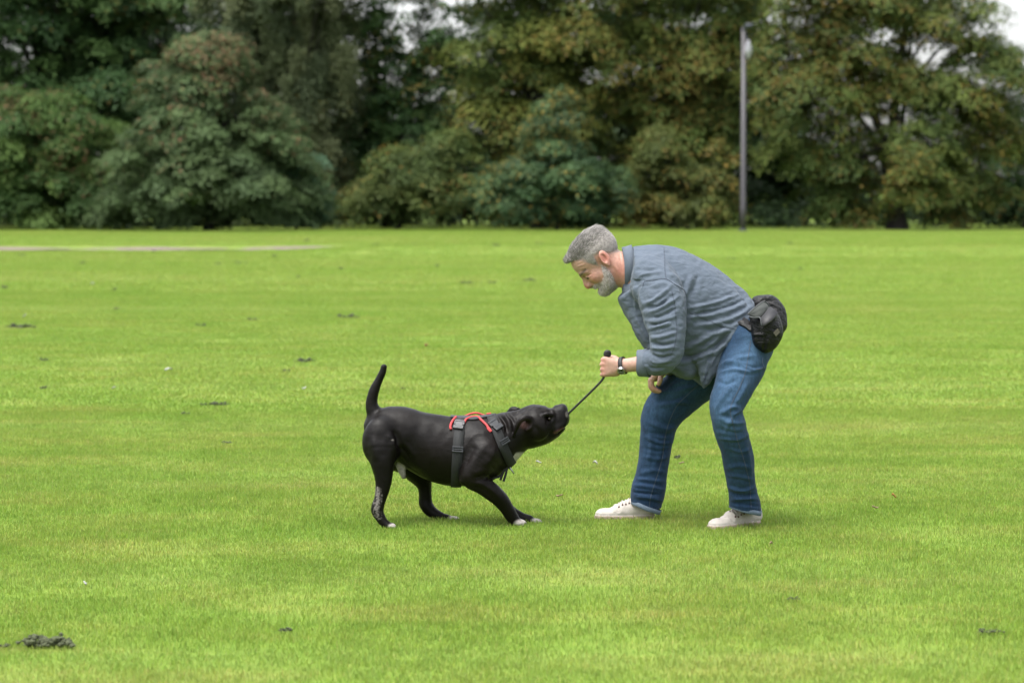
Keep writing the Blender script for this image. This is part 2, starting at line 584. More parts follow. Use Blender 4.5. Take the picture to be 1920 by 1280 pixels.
def turf(name, y0, y1, nb, hgt, wid, seed, label):
    V, Q, T, C = patch(nb, hgt, wid, seed)
    px_, py_ = [], []
    for y in np.arange(y0, y1, PS):
        half = y * .2134 + 1.4
        for x in np.arange(-math.ceil(half / PS) * PS, half, PS):
            if y > 57 and x < 1 and 57.6 < y + .0 < 62.6 + 0 and x < 0: continue
            px_.append(x); py_.append(y)
    px_, py_ = np.array(px_), np.array(py_); npt = len(px_)
    jx, jy = px_ + rng.uniform(-.12, .12, npt), py_ + rng.uniform(-.12, .12, npt)
    Pn = np.stack([jx, jy, ground_z(jx, jy)], 1)
    me = bpy.data.meshes.new(name)
    nv = len(V)
    me.vertices.add(nv + npt); me.vertices.foreach_set('co', np.concatenate([V, Pn]).astype(np.float32).ravel())
    nq, ntr = len(Q), len(T)
    me.loops.add(nq * 4 + ntr * 3); me.loops.foreach_set('vertex_index', np.concatenate([Q.ravel(), T.ravel()]).astype(np.int32))
    me.polygons.add(nq + ntr); me.polygons.foreach_set('loop_start', np.concatenate([np.arange(nq) * 4, nq * 4 + np.arange(ntr) * 3]).astype(np.int32))
    me.update(calc_edges=True)
    a = me.attributes.new('Col', 'FLOAT_COLOR', 'POINT'); c = np.ones((nv + npt, 4), np.float32); c[:nv, :3] = C; a.data.foreach_set('color', c.ravel())
    a = me.attributes.new('seat', 'BOOLEAN', 'POINT'); a.data.foreach_set('value', np.concatenate([np.zeros(nv, bool), np.ones(npt, bool)]))
    a = me.attributes.new('turn', 'FLOAT', 'POINT'); a.data.foreach_set('value', np.concatenate([np.zeros(nv), rng.uniform(0, 6.28, npt)]).astype(np.float32))
    a = me.attributes.new('tall', 'FLOAT', 'POINT'); a.data.foreach_set('value', np.concatenate([np.ones(nv), rng.uniform(.85, 1.2, npt)]).astype(np.float32))
    me.materials.append(mat_blade)
    o = bpy.data.objects.new(name, me); col.objects.link(o)
    ng = bpy.data.node_groups.new(name, 'GeometryNodeTree')
    ng.interface.new_socket('Geometry', in_out='INPUT', socket_type='NodeSocketGeometry')
    ng.interface.new_socket('Geometry', in_out='OUTPUT', socket_type='NodeSocketGeometry')
    gi, go = ng.nodes.new('NodeGroupInput'), ng.nodes.new('NodeGroupOutput')
    def attr(nm, ty):
        q = ng.nodes.new('GeometryNodeInputNamedAttribute'); q.data_type = ty; q.inputs[0].default_value = nm; return q.outputs[0]
    sp = ng.nodes.new('GeometryNodeSeparateGeometry'); sp.domain = 'POINT'
    ng.links.new(gi.outputs[0], sp.inputs[0]); ng.links.new(attr('seat', 'BOOLEAN'), sp.inputs[1])
    m2p = ng.nodes.new('GeometryNodeMeshToPoints'); ng.links.new(sp.outputs[0], m2p.inputs[0])
    ins = ng.nodes.new('GeometryNodeInstanceOnPoints'); ng.links.new(m2p.outputs[0], ins.inputs['Points']); ng.links.new(sp.outputs[1], ins.inputs['Instance'])
    cx = ng.nodes.new('ShaderNodeCombineXYZ'); ng.links.new(attr('turn', 'FLOAT'), cx.inputs[2]); ng.links.new(cx.outputs[0], ins.inputs['Rotation'])
    cz = ng.nodes.new('ShaderNodeCombineXYZ'); cz.inputs[0].default_value = cz.inputs[1].default_value = 1; ng.links.new(attr('tall', 'FLOAT'), cz.inputs[2]); ng.links.new(cz.outputs[0], ins.inputs['Scale'])
    ng.links.new(ins.outputs[0], go.inputs[0])
    md = o.modifiers.new('scatter', 'NODES'); md.node_group = ng
    tag(o, label, 'grass', kind='stuff')
    return o
turf('grass', 5.5, 15.5, 5200, .017, .0021, 1, 'short mown grass of the near lawn')
turf('grass', 15.5, 34, 1100, .017, .0050, 2, 'short mown grass of the middle lawn')
turf('grass', 34, 88, 280, .020, .010, 3, 'short mown grass of the far lawn')

# ------------------------------------------------------------------ trees
mat_bark = simple('bark', (0.014, 0.011, 0.009), rough=.95, var=.4, vscale=4, bump=.8, bscale=14, stretch=(1, 1, .25))
m, t, b, out = new_mat('leaf')
at = N_(t, 'ShaderNodeAttribute', attribute_name='Col')
t.links.new(at.outputs['Color'], b.inputs['Base Color'])
b.inputs['Roughness'].default_value = .6; b.inputs['Specular IOR Level'].default_value = .10
tr = N_(t, 'ShaderNodeBsdfTranslucent'); t.links.new(at.outputs['Color'], tr.inputs['Color'])
mx = N_(t, 'ShaderNodeMixShader'); mx.inputs[0].default_value = .35
t.links.new(b.outputs[0], mx.inputs[1]); t.links.new(tr.outputs[0], mx.inputs[2]); t.links.new(mx.outputs[0], out.inputs['Surface'])
mat_leaf = m

def crown_leaves(blobs, dens, leaf, pal, accent, droop, seed, bough, inner, acc_top=0.0, hang=0.0):
    """blobs: (x, y, z, rx, ry, rz). Overlapping drooping boughs, each a small dome of leaves, over and inside the blobs."""
    r = np.random.default_rng(seed)
    B = np.array(blobs, float)
    A_ = 4 * np.pi * (((B[:, 3] * B[:, 4]) ** 1.6 + (B[:, 3] * B[:, 5]) ** 1.6 + (B[:, 4] * B[:, 5]) ** 1.6) / 3) ** (1 / 1.6)
    cnt = np.maximum((dens * A_ / (2.0 * bough ** 2)).astype(int), 3)
    k = np.repeat(np.arange(len(B)), cnt); nb = len(k)
    u = r.normal(size=(nb, 3)); u /= np.linalg.norm(u, axis=1)[:, None]
    rad = np.where(r.random(nb) < inner, r.uniform(.25, .8, nb), r.uniform(.82, 1.06, nb))
    rad *= 1 + .12 * np.sin(u[:, 0] * 7 + k) * np.sin(u[:, 2] * 6 + 2 * k)
    C = B[k, :3] + u * B[k, 3:6] * rad[:, None]
    vx, vy = pix(C)
    seen = (vy > -90) & (vx > -170) & (vx < 2090) & (u[:, 1] < .75)
    ok = (C[:, 2] > .12) & (seen | (r.random(nb) < .35))
    C, u, k, seen = C[ok], u[ok], k[ok], seen[ok]; nb = len(C)
    o = u * np.array((1, 1, .1)) + r.normal(size=(nb, 3)) * .35; o[:, 2] = 0
    o /= np.linalg.norm(o, axis=1)[:, None]
    lat = np.stack([-o[:, 1], o[:, 0], 0 * o[:, 0]], 1)
    s = bough * r.uniform(.6, 1.35, nb)
    pal, accent = np.array(pal, float), np.array(accent, float)
    base = pal[r.integers(0, len(pal), nb)] * r.uniform(.72, 1.28, (nb, 1))
    top = np.clip((C[:, 2] - B[:, 2].min()) / max(1e-3, (B[:, 2] + B[:, 5]).max() - B[:, 2].min()), 0, 1)
    per = np.maximum((np.where(seen, 1.0, .3) * 1.15 * s ** 2 * 2.4 / (leaf * leaf * .30)).astype(int), 6)
    idx = np.repeat(np.arange(nb), per); n = len(idx)
    q = r.uniform(-1, 1, (n, 2)) * r.uniform(.55, 1.0, (n, 1)) ** .3
    a, b_ = q[:, 0], q[:, 1] * .8
    edge = 1 + .25 * np.sin(np.arctan2(b_, a) * 5 + idx * 1.7)
    rr2 = (a * a + b_ * b_) * edge
    S1 = s[idx][:, None]
    hgt = .42 * (1 - rr2) - droop * .42 * np.clip(a, 0, 2) ** 2 - droop * .16 * rr2
    if hang:
        a, b_ = a * .45, b_ * .45
        hgt = -hang * r.uniform(0, 2.6, n) * (.4 + .6 * np.abs(np.sin(idx * 3.3 + np.floor(q[:, 0] * 4) * 2.1 + np.floor(q[:, 1] * 4))))
    c = C[idx] + (o[idx] * a[:, None] + lat[idx] * b_[:, None]) * S1
    c[:, 2] += hgt * S1[:, 0]
    c += r.normal(size=(n, 3)) * np.array((.09, .09, .07)) * (.5 + S1 * .8)
    keep = c[:, 2] > .05
    c, idx, a, b_ = c[keep], idx[keep], a[keep], b_[keep]; n = len(c)
    nrm = np.array((0, 0, 1.0)) + o[idx] * (.85 * a + droop * .9 * np.clip(a, 0, 2))[:, None] + lat[idx] * (.85 * b_)[:, None] + r.normal(size=(n, 3)) * .33
    if hang: nrm = o[idx] * .7 + np.array((0, 0, .5)) + r.normal(size=(n, 3)) * .35
    nrm /= np.linalg.norm(nrm, axis=1)[:, None]
    d = o[idx] * .8 + r.normal(size=(n, 3)) * .6; d[:, 2] -= .4 + hang
    d -= nrm * (d * nrm).sum(1)[:, None]; d /= np.linalg.norm(d, axis=1)[:, None] + 1e-9
    sd = np.cross(nrm, d)
    L = leaf * r.uniform(.7, 1.3, n)[:, None] * np.where(seen[idx], 1, 1.7)[:, None]; W = L * r.uniform(.5, .72, (n, 1))
    V = np.stack([c - d * L * .5, c + sd * W * .5 + nrm * L * .05, c + d * L * .5 - nrm * L * .07, c - sd * W * .5 + nrm * L * .05], 1).reshape(-1, 3)
    F = np.arange(n * 4).reshape(n, 4)
    col_ = base[idx] * 1.38 * r.uniform(.86, 1.14, (n, 1))
    if len(accent):         # turning leaves come in drifts, mostly at the ends of boughs
        pa = accent[0][3] * (1 + acc_top * (top[idx] * 2 - 1))
        fld = vnoise(c, .16, seed) * 1.5 + .35 * np.clip(a, -1, 1)
        pick = r.random(n) < np.clip(pa * (.45 + 2.4 * np.clip(fld, -.15, 1)), 0, .92)
        mixk = r.uniform(.35, 1, (pick.sum(), 1))
        col_[pick] = col_[pick] * (1 - mixk) + mixk * accent[r.integers(0, len(accent), pick.sum())][:, :3] * r.uniform(.75, 1.2, (pick.sum(), 1))
    return V, F, np.repeat(np.clip(col_, .003, .9), 4, 0), C
def vn3(V, scale, seed): return vnoise(np.asarray(V), scale * .3, seed)

def trunk_mesh(base, top, r0, targets, seed):
    r = np.random.default_rng(seed)
    base, top = np.array(base, float), np.array(top, float)
    parts = []
    mid = (base + top) / 2 + r.normal(size=3) * np.array((.25, .25, 0))
    line = np.array(catmull([base - np.array((0, 0, .15)), base + (mid - base) * .3, mid, top], 5))
    rr = np.linspace(1, .25, len(line)) * r0; rr[:2] *= np.array((1.5, 1.15))
    parts.append(tube_mesh(line, rr, 9))
    for tg in targets:
        h = np.clip(r.uniform(.25, .85), 0, 1)
        s = line[int(h * (len(line) - 1))]
        m_ = (s + tg) / 2 + np.array((0, 0, .12 * np.linalg.norm(tg - s)))
        l = np.array(catmull([s, m_, tg], 4))
        parts.append(tube_mesh(l, np.linspace(.38, .06, len(l)) * r0 * (1 - h * .4), 5))
    return join(parts)

def tree(name, label, bpx, dist, blobs_px, dens, bough, leaf, pal, accent=(), droop=.5, seed=1, tr0=.25, inner=.3, acc_top=0., group=None, cat='tree', hang=0.0, limbs=26, depth=.75, ttop=None):
    """blobs_px: (px, py, rx, rz[, extra depth m]) as seen from the camera; turned into metres at this tree's own distance"""
    base = P(bpx, 432, dist); base[2] = 0
    root = empty(name, base)
    tag(root, label, cat, group)
    bl = []
    for q in blobs_px:
        c = P(q[0], q[1], dist); k = dist / FPX
        bl.append((c[0], c[1] + (q[4] if len(q) > 4 else 0), c[2], q[2] * k, q[2] * k * depth, q[3] * k))
    V, F, C, S = crown_leaves(bl, dens, leaf, pal, accent, droop, seed, bough, inner, acc_top, hang)
    mk('crown', V, F, mat_leaf, root, cols=C, smooth=False)
    top = np.array(max(bl, key=lambda q: q[2])[:3]) if ttop is None else np.array((base[0] + .2, base[1], ttop))
    r = np.random.default_rng(seed + 99)
    tg = S[r.choice(len(S), min(limbs, len(S)), replace=False)]
    tg = tg[tg[:, 2] > .8]
    v, f = trunk_mesh(base, top, tr0, tg, seed)
    mk('trunk', v, f, mat_bark, root)
    return root
GD = [(.026, .052, .016), (.035, .064, .018), (.021, .044, .015)]              # deep green
GM = [(.038, .070, .017), (.048, .080, .020), (.030, .058, .017)]              # mid green
GB = [(.045, .070, .028), (.054, .082, .032), (.037, .058, .025)]              # grey-green
GO = [(.050, .074, .018), (.064, .084, .020), (.038, .060, .017)]              # olive
GY = [(.080, .092, .020), (.064, .082, .020), (.046, .068, .018)]              # yellowing
OR = [(.155, .105, .024), (.125, .080, .024), (.150, .120, .026)]
RD = [(.15, .085, .048), (.13, .10, .045), (.17, .085, .05)]
YL = [(.26, .19, .04), (.22, .17, .04)]
def acc(a, p): return [(c[0], c[1], c[2], p) for c in a]
R_ = 'trees along the far edge of the lawn'
SH = [(.014, .028, .010), (.018, .036, .012)]  # rear trees: the wood's shade is put into these darkened leaf colours
tree('broadleaf_tree', 'tall dark green tree filling the top left corner behind the bushes', 120, 98, [(90, 70, 200, 130), (270, 60, 130, 130), (40, -120, 260, 130), (260, -90, 190, 130), (-140, 100, 160, 190), (150, 210, 240, 90)], 1.49, 1.15, .17, GD, acc(OR, .03), .6, 11, .4, group=R_)
tree('bushy_tree', 'low rounded green tree with reddish top at the left edge of the photo', 90, 90, [(90, 305, 140, 118), (20, 265, 120, 85), (175, 345, 80, 85), (-90, 320, 120, 110), (60, 385, 170, 55)], 1.60, .85, .15, GM, acc(RD, .12), .55, 12, .18, acc_top=1.0, group=R_)
tree('round_shrub_tree', 'broad grey-green dome-shaped tree with russet crown tip left of the birch', 390, 86.9, [(395, 345, 185, 85), (400, 255, 145, 95), (372, 160, 105, 70), (388, 105, 66, 45), (290, 385, 95, 48), (500, 385, 85, 48)], 1.70, .72, .14, GB, acc(RD, .12), .55, 13, .2, acc_top=1.0, group=R_)
tree('small_shrub', 'small blue-green shrub tucked against the right side of the dome-shaped tree', 555, 88, [(552, 350, 58, 68), (572, 395, 40, 38)], 1.76, .55, .13, [(.042, .080, .046), (.052, .094, .056)], (), .6, 14, .06, group=R_, cat='shrub')
tree('birch_tree', 'drooping pale grey-green birch between the dome-shaped tree and the dark open tree', 560, 93, [(520, 110, 95, 140), (590, 190, 62, 180), (450, 40, 100, 120), (560, -50, 130, 90), (625, 60, 42, 140), (610, 310, 50, 85)], 1.76, .85, .13, [(.062, .078, .036), (.076, .090, .042), (.048, .064, .032)], acc(OR, .04), .9, 15, .2, hang=.62, inner=.45, group=R_)
tree('open_tree', 'dark thin-crowned tree with bright sky gaps left of the yellowing chestnut', 728, 95, [(668, 20, 42, 120), (850, 60, 70, 100), (672, 170, 45, 60), (850, 170, 70, 80), (800, 270, 90, 55), (690, 265, 50, 60), (700, -50, 120, 40), (775, 130, 40, 30), (730, 215, 40, 30), (745, 80, 75, 100), (760, 200, 70, 60), (700, 100, 50, 60), (690, 215, 60, 60), (820, 130, 60, 60)], .98, .46, .14, GD, acc(OR, .20), .6, 16, .22, inner=.3, group=R_)
tree('low_shrub', 'low olive shrub with orange leaves below the sky gaps', 740, 90, [(760, 360, 100, 68), (690, 398, 52, 40), (830, 325, 65, 75)], 1.68, .7, .14, [(.040, .060, .018), (.054, .072, .020)], acc([(.22, .14, .03), (.18, .10, .03)], .20), .6, 17, .1, group=R_, cat='shrub')
tree('chestnut_tree', 'tall yellowing chestnut rising behind the yellow-dotted shrub', 1010, 92, [(950, 90, 80, 95), (1060, 60, 105, 110), (930, 215, 65, 70), (1095, 190, 100, 80), (1000, -80, 150, 80), (1010, 300, 110, 65), (1000, 160, 80, 70)], 1.60, 1.0, .16, GY, acc(OR, .26), .75, 18, .3, group=R_)
tree('spotted_shrub', 'dark green shrub dotted with yellow leaves left of the bending man\'s head', 1045, 87, [(1035, 355, 120, 68), (1045, 262, 56, 52), (1045, 215, 30, 36), (955, 380, 65, 44), (1125, 372, 60, 54)], 1.60, .6, .13, [(.033, .062, .026), (.043, .075, .030), (.027, .052, .024)], acc(YL, .16), .5, 19, .08, group=R_, cat='shrub')
tree('olive_tree', 'tall olive and russet tree directly left of the lamp post', 1270, 94, [(1200, 90, 90, 115), (1330, 100, 95, 125), (1260, 225, 120, 80), (1260, -60, 170, 70), (1370, 250, 58, 80), (1400, 30, 55, 60), (1390, 130, 50, 60)], 1.60, 1.05, .16, GO, acc(OR, .22), .75, 20, .3, group=R_)
tree('brown_bush', 'low brownish olive bush at the foot of the lamp post', 1290, 88.5, [(1290, 392, 90, 40), (1210, 360, 45, 66), (1352, 340, 34, 76), (1250, 300, 50, 50)], 1.68, .65, .14, [(.052, .064, .017), (.042, .056, .016)], acc(OR, .4), .6, 21, .08, group=R_, cat='shrub')
tree('lime_tree', 'largest tree, yellow-green with a dark trunk, right of the lamp post', 1683, 89, [(1620, 75, 95, 65), (1755, 120, 95, 75), (1545, 190, 85, 80), (1680, 205, 85, 65), (1800, 215, 85, 66), (1690, 0, 100, 40), (1497, 280, 40, 50), (1590, 355, 75, 64), (1785, 350, 80, 68), (1845, 310, 62, 80), (1560, 60, 50, 40), (1620, 290, 60, 40), (1840, 130, 45, 50), (1475, 150, 55, 80), (1870, 230, 50, 55), (1590, 0, 110, 50), (1805, 25, 75, 62), (1480, 40, 40, 40), (1872, 120, 38, 60), (1690, 330, 55, 60, -2.2), (1650, 130, 60, 50), (1720, 270, 60, 40, -1.5), (1530, 130, 60, 50)], 1.71, .85, .14, [(.066, .086, .021), (.054, .076, .020), (.040, .062, .018)], acc(OR, .20), .85, 22, .40, inner=.25, group=R_, limbs=12, ttop=7.5)
tree('edge_tree', 'dark green tree at the right edge of the photo', 1925, 93, [(1915, 335, 58, 88), (2000, 260, 120, 130), (1965, 220, 50, 55)], 1.54, .85, .16, GD, acc(OR, .06), .6, 23, .25, group=R_)
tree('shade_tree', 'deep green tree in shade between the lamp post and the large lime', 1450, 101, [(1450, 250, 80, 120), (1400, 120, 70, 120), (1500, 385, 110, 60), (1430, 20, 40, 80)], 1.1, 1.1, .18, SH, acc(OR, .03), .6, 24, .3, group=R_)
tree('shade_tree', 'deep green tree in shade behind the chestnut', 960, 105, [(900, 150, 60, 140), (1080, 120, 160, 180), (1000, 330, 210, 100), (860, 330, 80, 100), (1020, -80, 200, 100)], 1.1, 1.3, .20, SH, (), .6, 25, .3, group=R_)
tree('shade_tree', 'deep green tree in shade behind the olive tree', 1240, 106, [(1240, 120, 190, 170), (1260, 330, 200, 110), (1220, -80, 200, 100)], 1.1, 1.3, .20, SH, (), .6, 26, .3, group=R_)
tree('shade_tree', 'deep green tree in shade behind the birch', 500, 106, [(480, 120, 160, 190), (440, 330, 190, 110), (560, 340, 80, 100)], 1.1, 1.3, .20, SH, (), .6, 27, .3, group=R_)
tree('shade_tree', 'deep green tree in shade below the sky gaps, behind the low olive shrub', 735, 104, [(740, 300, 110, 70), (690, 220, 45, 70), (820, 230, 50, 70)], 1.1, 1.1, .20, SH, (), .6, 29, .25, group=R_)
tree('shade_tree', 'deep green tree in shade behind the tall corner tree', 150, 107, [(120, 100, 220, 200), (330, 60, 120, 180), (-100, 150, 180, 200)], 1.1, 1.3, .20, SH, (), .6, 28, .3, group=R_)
# a low thicket closes the wood; deep shade is painted into its leaf colour
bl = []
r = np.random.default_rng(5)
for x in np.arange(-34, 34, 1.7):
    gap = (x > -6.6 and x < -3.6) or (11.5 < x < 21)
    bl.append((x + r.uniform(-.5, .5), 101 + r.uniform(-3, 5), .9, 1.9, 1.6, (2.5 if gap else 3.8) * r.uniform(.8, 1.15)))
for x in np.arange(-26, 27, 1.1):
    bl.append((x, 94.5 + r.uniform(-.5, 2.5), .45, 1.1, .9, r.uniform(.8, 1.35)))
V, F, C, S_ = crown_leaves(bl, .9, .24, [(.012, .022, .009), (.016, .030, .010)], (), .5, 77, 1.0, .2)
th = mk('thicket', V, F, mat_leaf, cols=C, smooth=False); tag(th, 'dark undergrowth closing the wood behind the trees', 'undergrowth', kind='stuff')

# ------------------------------------------------------------------ lamp post
lb = G(1393, 433); lb[2] = ground_z(lb[0], lb[1])
lamp = empty('lamp_post', lb)
tag(lamp, 'tall grey lamp post with a pale hanging lantern in front of the trees', 'lamp post')
dl = lb[1]
mat_pole = simple('painted_steel', (0.034, 0.031, 0.036), rough=.5, var=.12, vscale=3)
mat_dark = simple('dark_steel', (0.03, 0.036, 0.05), rough=.5)
mat_lant = simple('lantern_glass', (0.26, 0.26, 0.29), rough=.25, var=.05)
zt = P(1391, 52, dl)[2]
mk('pole', *tube_mesh([lb - np.array((0, 0, .1)), lb + np.array((0, 0, .9)), lb + np.array((0, 0, .92)), np.array((lb[0] - .01, dl, zt))], [.112, .108, .10, .085], 14), mat_pole, lamp)
mk('base_plate', *tube_mesh([lb - np.array((0, 0, .02)), lb + np.array((0, 0, .05))], .17, 14), mat_dark, lamp)
hx = lb[0] - .01
mk('arm', *tube_mesh(catmull([np.array((hx, dl, zt - .25)), np.array((hx + .02, dl - .1, zt - .02)), np.array((hx + .13, dl - .5, zt + .05))], 5), [.06] * 11, 8), mat_dark, lamp)
v, f = box_mesh((.24, .50, .14), .04); mk('lamp_head', v + np.array((hx + .12, dl - .45, zt + .03)), f, mat_dark, lamp)
zl = [P(1398, q, dl)[2] for q in (76, 82, 92, 101, 106, 112)]
mk('lantern', *tube_mesh([np.array((hx + .155, dl - .12, z)) for z in zl], [.045, .075, .13, .125, .06, .06], 14), mat_lant, lamp)
mk('bracket', *tube_mesh([np.array((hx, dl, zl[0] + .16)), np.array((hx + .155, dl - .12, zl[0] + .06)), np.array((hx + .155, dl - .12, zl[0]))], .022, 6), mat_dark, lamp)
# ------------------------------------------------------------------ the man
PO = G(1300, 984)
def pts(*rows, sc_=1.0):
    """rows (px, py, depth, radius px[, ratio]) -> tube rows in metres"""
    return [(P(r[0], r[1], r[2]), R(r[3], r[2]) * sc_, *(r[4:] or (1.0,))) for r in rows]

PH = math.radians(48)
HC = P(1122, 491, 10.0)
# slight turn of the face away from pure profile keeps the brow and far cheek readable from the side
HM = np.array([[-math.cos(PH), 0, -math.sin(PH)], [0, 1, 0], [-math.sin(PH), 0, math.cos(PH)]])   # columns: forward, right(far), up
HM = np.stack([np.array((-math.cos(PH), 0, -math.sin(PH))), np.array((0, 1, 0)), np.array((-math.sin(PH), 0, math.cos(PH)))], 1)
def hl(x, y, z): return HC + HM @ np.array((x, y, z))
def to_head(V): return (np.asarray(V) - HC) @ HM

mat_skin = simple('skin', None, rough=0.5, var=0.16, vscale=90, bump=0.5, bscale=300, spec=0.4, sss=0.12)
mat_hair = simple('grey_hair', None, rough=0.55, var=0.2, vscale=200, spec=0.35)
mat_denim = simple('denim', None, rough=0.85, var=0.28, vscale=120, bump=0.5, bscale=700, spec=0.15, sheen=0.04, stretch=(1, 1, 0.35), wrinkle=.14)
mat_shirt = simple('shirt_cotton', None, rough=0.88, var=0.07, vscale=30, bump=0.18, bscale=900, spec=0.12, sheen=0.06, wrinkle=.2)
mat_thread = simple('stitching', (0.034, 0.048, 0.072), rough=0.9, var=0.4, vscale=500)
mat_shirtseam = simple('shirt_seam', (0.040, 0.052, 0.072), rough=0.9, var=0.3, vscale=400)
mat_shoe = simple('cream_suede', None, rough=0.85, var=0.10, vscale=80, bump=0.4, bscale=500, spec=0.2)
mat_lace = simple('lace', (0.36, 0.33, 0.29), rough=0.9, var=0.15, vscale=300)
mat_eyelet = simple('eyelet', (0.06, 0.022, 0.018), rough=0.5)
mat_eye = simple('eye', (0.05, 0.04, 0.035), rough=0.1, var=0.05)
mat_blackrubber = simple('black_strap', (0.010, 0.010, 0.012), rough=0.6, var=0.2)
mat_steel = simple('watch_steel', (0.4, 0.4, 0.4), rough=0.3, var=0.05, metal=1.0)
mat_dial = simple('watch_dial', (0.006, 0.007, 0.0065), rough=0.15, var=0.1)
mat_index = simple('watch_index', (0.3, 0.31, 0.25), rough=0.5, var=0.05)
mat_button = simple('button', (0.32, 0.28, 0.2), rough=0.4)

# ---- body: head, neck, shoulders, arms and hands as one skin
lo, hi = P(1052, 752, 9.60), P(1300, 418, 10.32)
B = SDF((lo[0], 9.62, lo[2]), (hi[0], 10.34, hi[2]), 0.0032)
def HE(c, r, k=0.012, op='add', tilt=0.0, yaw=0.0):
    M = HM
    if tilt:
        c_, s_ = math.cos(tilt), math.sin(tilt)
        M = HM @ np.array([[c_, 0, s_], [0, 1, 0], [-s_, 0, c_]])
    if yaw:
        c_, s_ = math.cos(yaw), math.sin(yaw)
        M = M @ np.array([[c_, -s_, 0], [s_, c_, 0], [0, 0, 1]])
    B.ell(hl(*c), r, M, k, op)
def HT(rows, k=0.01, op='add', n=4):
    B.tube([(hl(*r[:3]), r[3], r[4] if len(r) > 4 else 1.0) for r in rows], k, n, op)
HE((-0.014, 0, 0.038), (0.100, 0.076, 0.086), 0)
HE((0.040, 0, 0.045), (0.050, 0.061, 0.052), 0.02)
HE((0.030, 0, -0.030), (0.054, 0.060, 0.080), 0.02)
for s in (-1, 1):
    HT([(0.012, s * 0.050, -0.055, 0.020), (0.040, s * 0.043, -0.088, 0.017), (0.068, s * 0.014, -0.093, 0.016)], 0.02)
    HE((0.052, s * 0.043, -0.028), (0.025, 0.018, 0.024), 0.020)
    HT([(0.086, s * 0.006, 0.014, 0.010), (0.082, s * 0.030, 0.019, 0.010), (0.066, s * 0.048, 0.013, 0.0065)], 0.012)
HE((0.073, 0, -0.093), (0.016, 0.023, 0.016), 0.015)
HT([(0.000, 0, -0.085, 0.042), (0.040, 0, -0.098, 0.024), (0.066, 0, -0.098, 0.013)], 0.03)
for s in (-1, 1):
    HE((0.088, s * 0.031, -0.003), (0.014, 0.017, 0.0105), 0.010, 'sub')
    HE((0.070, s * 0.031, -0.004), (0.0135, 0.0155, 0.0115), 0.008)
HT([(0.078, 0, -0.012, 0.016), (0.085, 0, -0.038, 0.017)], 0.010)
HT([(0.080, 0, 0.012, 0.009), (0.094, 0, -0.006, 0.0085), (0.104, 0, -0.026, 0.0105), (0.104, 0, -0.036, 0.0115)], 0.009)
for s in (-1, 1):
    HE((0.094, s * 0.012, -0.037), (0.012, 0.008, 0.009), 0.006)
    HE((0.098, s * 0.008, -0.046), (0.005, 0.004, 0.005), 0.003, 'sub')
    HT([(0.090, s * 0.019, -0.036, 0.004), (0.078, s * 0.032, -0.062, 0.004)], 0.006, 'sub')
HE((0.079, 0, -0.060), (0.010, 0.026, 0.010), 0.01)
HE((0.078, 0, -0.066), (0.010, 0.022, 0.006), 0.005)
HE((0.074, 0, -0.080), (0.010, 0.021, 0.007), 0.005)
HE((0.086, 0, -0.0725), (0.012, 0.020, 0.0022), 0.003, 'sub')
for s in (-1, 1):                                      # ears
    HE((-0.030, s * 0.080, -0.004), (0.021, 0.009, 0.034), 0.006, tilt=-0.25, yaw=s * 0.35)
    HE((-0.026, s * 0.089, -0.003), (0.012, 0.008, 0.021), 0.003, 'sub', tilt=-0.25, yaw=s * 0.35)
    HE((-0.023, s * 0.083, 0.002), (0.004, 0.005, 0.017), 0.003, tilt=-0.3)
    HE((-0.019, s * 0.079, -0.034), (0.009, 0.007, 0.010), 0.005)
# neck and trunk core
B.tube(pts((1136, 488, 10.0, 27), (1152, 498, 10.0, 30, .95), (1172, 506, 10.0, 33, .95), (1205, 520, 10.0, 38, 1.1), (1240, 545, 10.0, 46, 1.2)), 0.02)
B.tube(pts((1225, 535, 9.90, 24), (1244, 580, 9.76, 22), (1249, 640, 9.715, 19), (1247, 668, 9.70, 18)), 0.01)
B.tube(pts((1225, 535, 10.10, 24), (1255, 600, 10.22, 20), (1272, 655, 10.22, 17)), 0.01)
B.tube(pts((1248, 669, 9.70, 17), (1222, 679, 9.735, 16.5, .95), (1198, 682, 9.765, 14.5, .9), (1176, 684.5, 9.79, 13, .78), (1164, 685.5, 9.80, 13.5, .75)), 0.008)
B.tube(pts((1272, 655, 10.22, 16), (1258, 675, 10.15, 13), (1247, 690, 10.09, 11.5, .9)), 0.008)
# left hand: a fist round the rope, back of the hand to the camera
kn = [(1133.5, 673.5), (1132, 682.5), (1132, 692), (1133.5, 701)]
for i, (kx, ky) in enumerate(kn):
    B.tube(pts((1164, 681 + i * 3.0, 9.803, 9), (1148, (ky + 683 + i * 2) / 2 + 1, 9.797, 8.3), (kx, ky, 9.795, 5.6)), 0.010)
for i, (kx, ky) in enumerate(kn):
    r = (5.1, 5.3, 5.0, 4.6)[i]
    o = (0, 0, 0, -1.5)[i]
    B.tube(pts((kx, ky, 9.795, r), (kx - 2.8 + o, ky + 1, 9.818, r * .98), (kx - .8 + o, ky + 1.5, 9.840, r * .92)), 0.0025)
    B.tube(pts((kx - .8 + o, ky + 1.5, 9.840, r * .92), (kx + 6, ky + 1.5, 9.850, r * .88), (kx + 11, ky + 1, 9.843, r * .8)), 0.002)
    B.tube(pts((kx + 11, ky + 1, 9.843, r * .8), (kx + 14, ky + .5, 9.830, r * .72)), 0.002)
B.tube(pts((1160, 680, 9.815, 8.5), (1152, 673, 9.832, 7), (1143, 671.5, 9.852, 5.6), (1134, 676, 9.862, 4.8)), 0.006)
B.ell(P(1150, 699, 9.812), (R(13), 0.020, R(7)), None, 0.012)
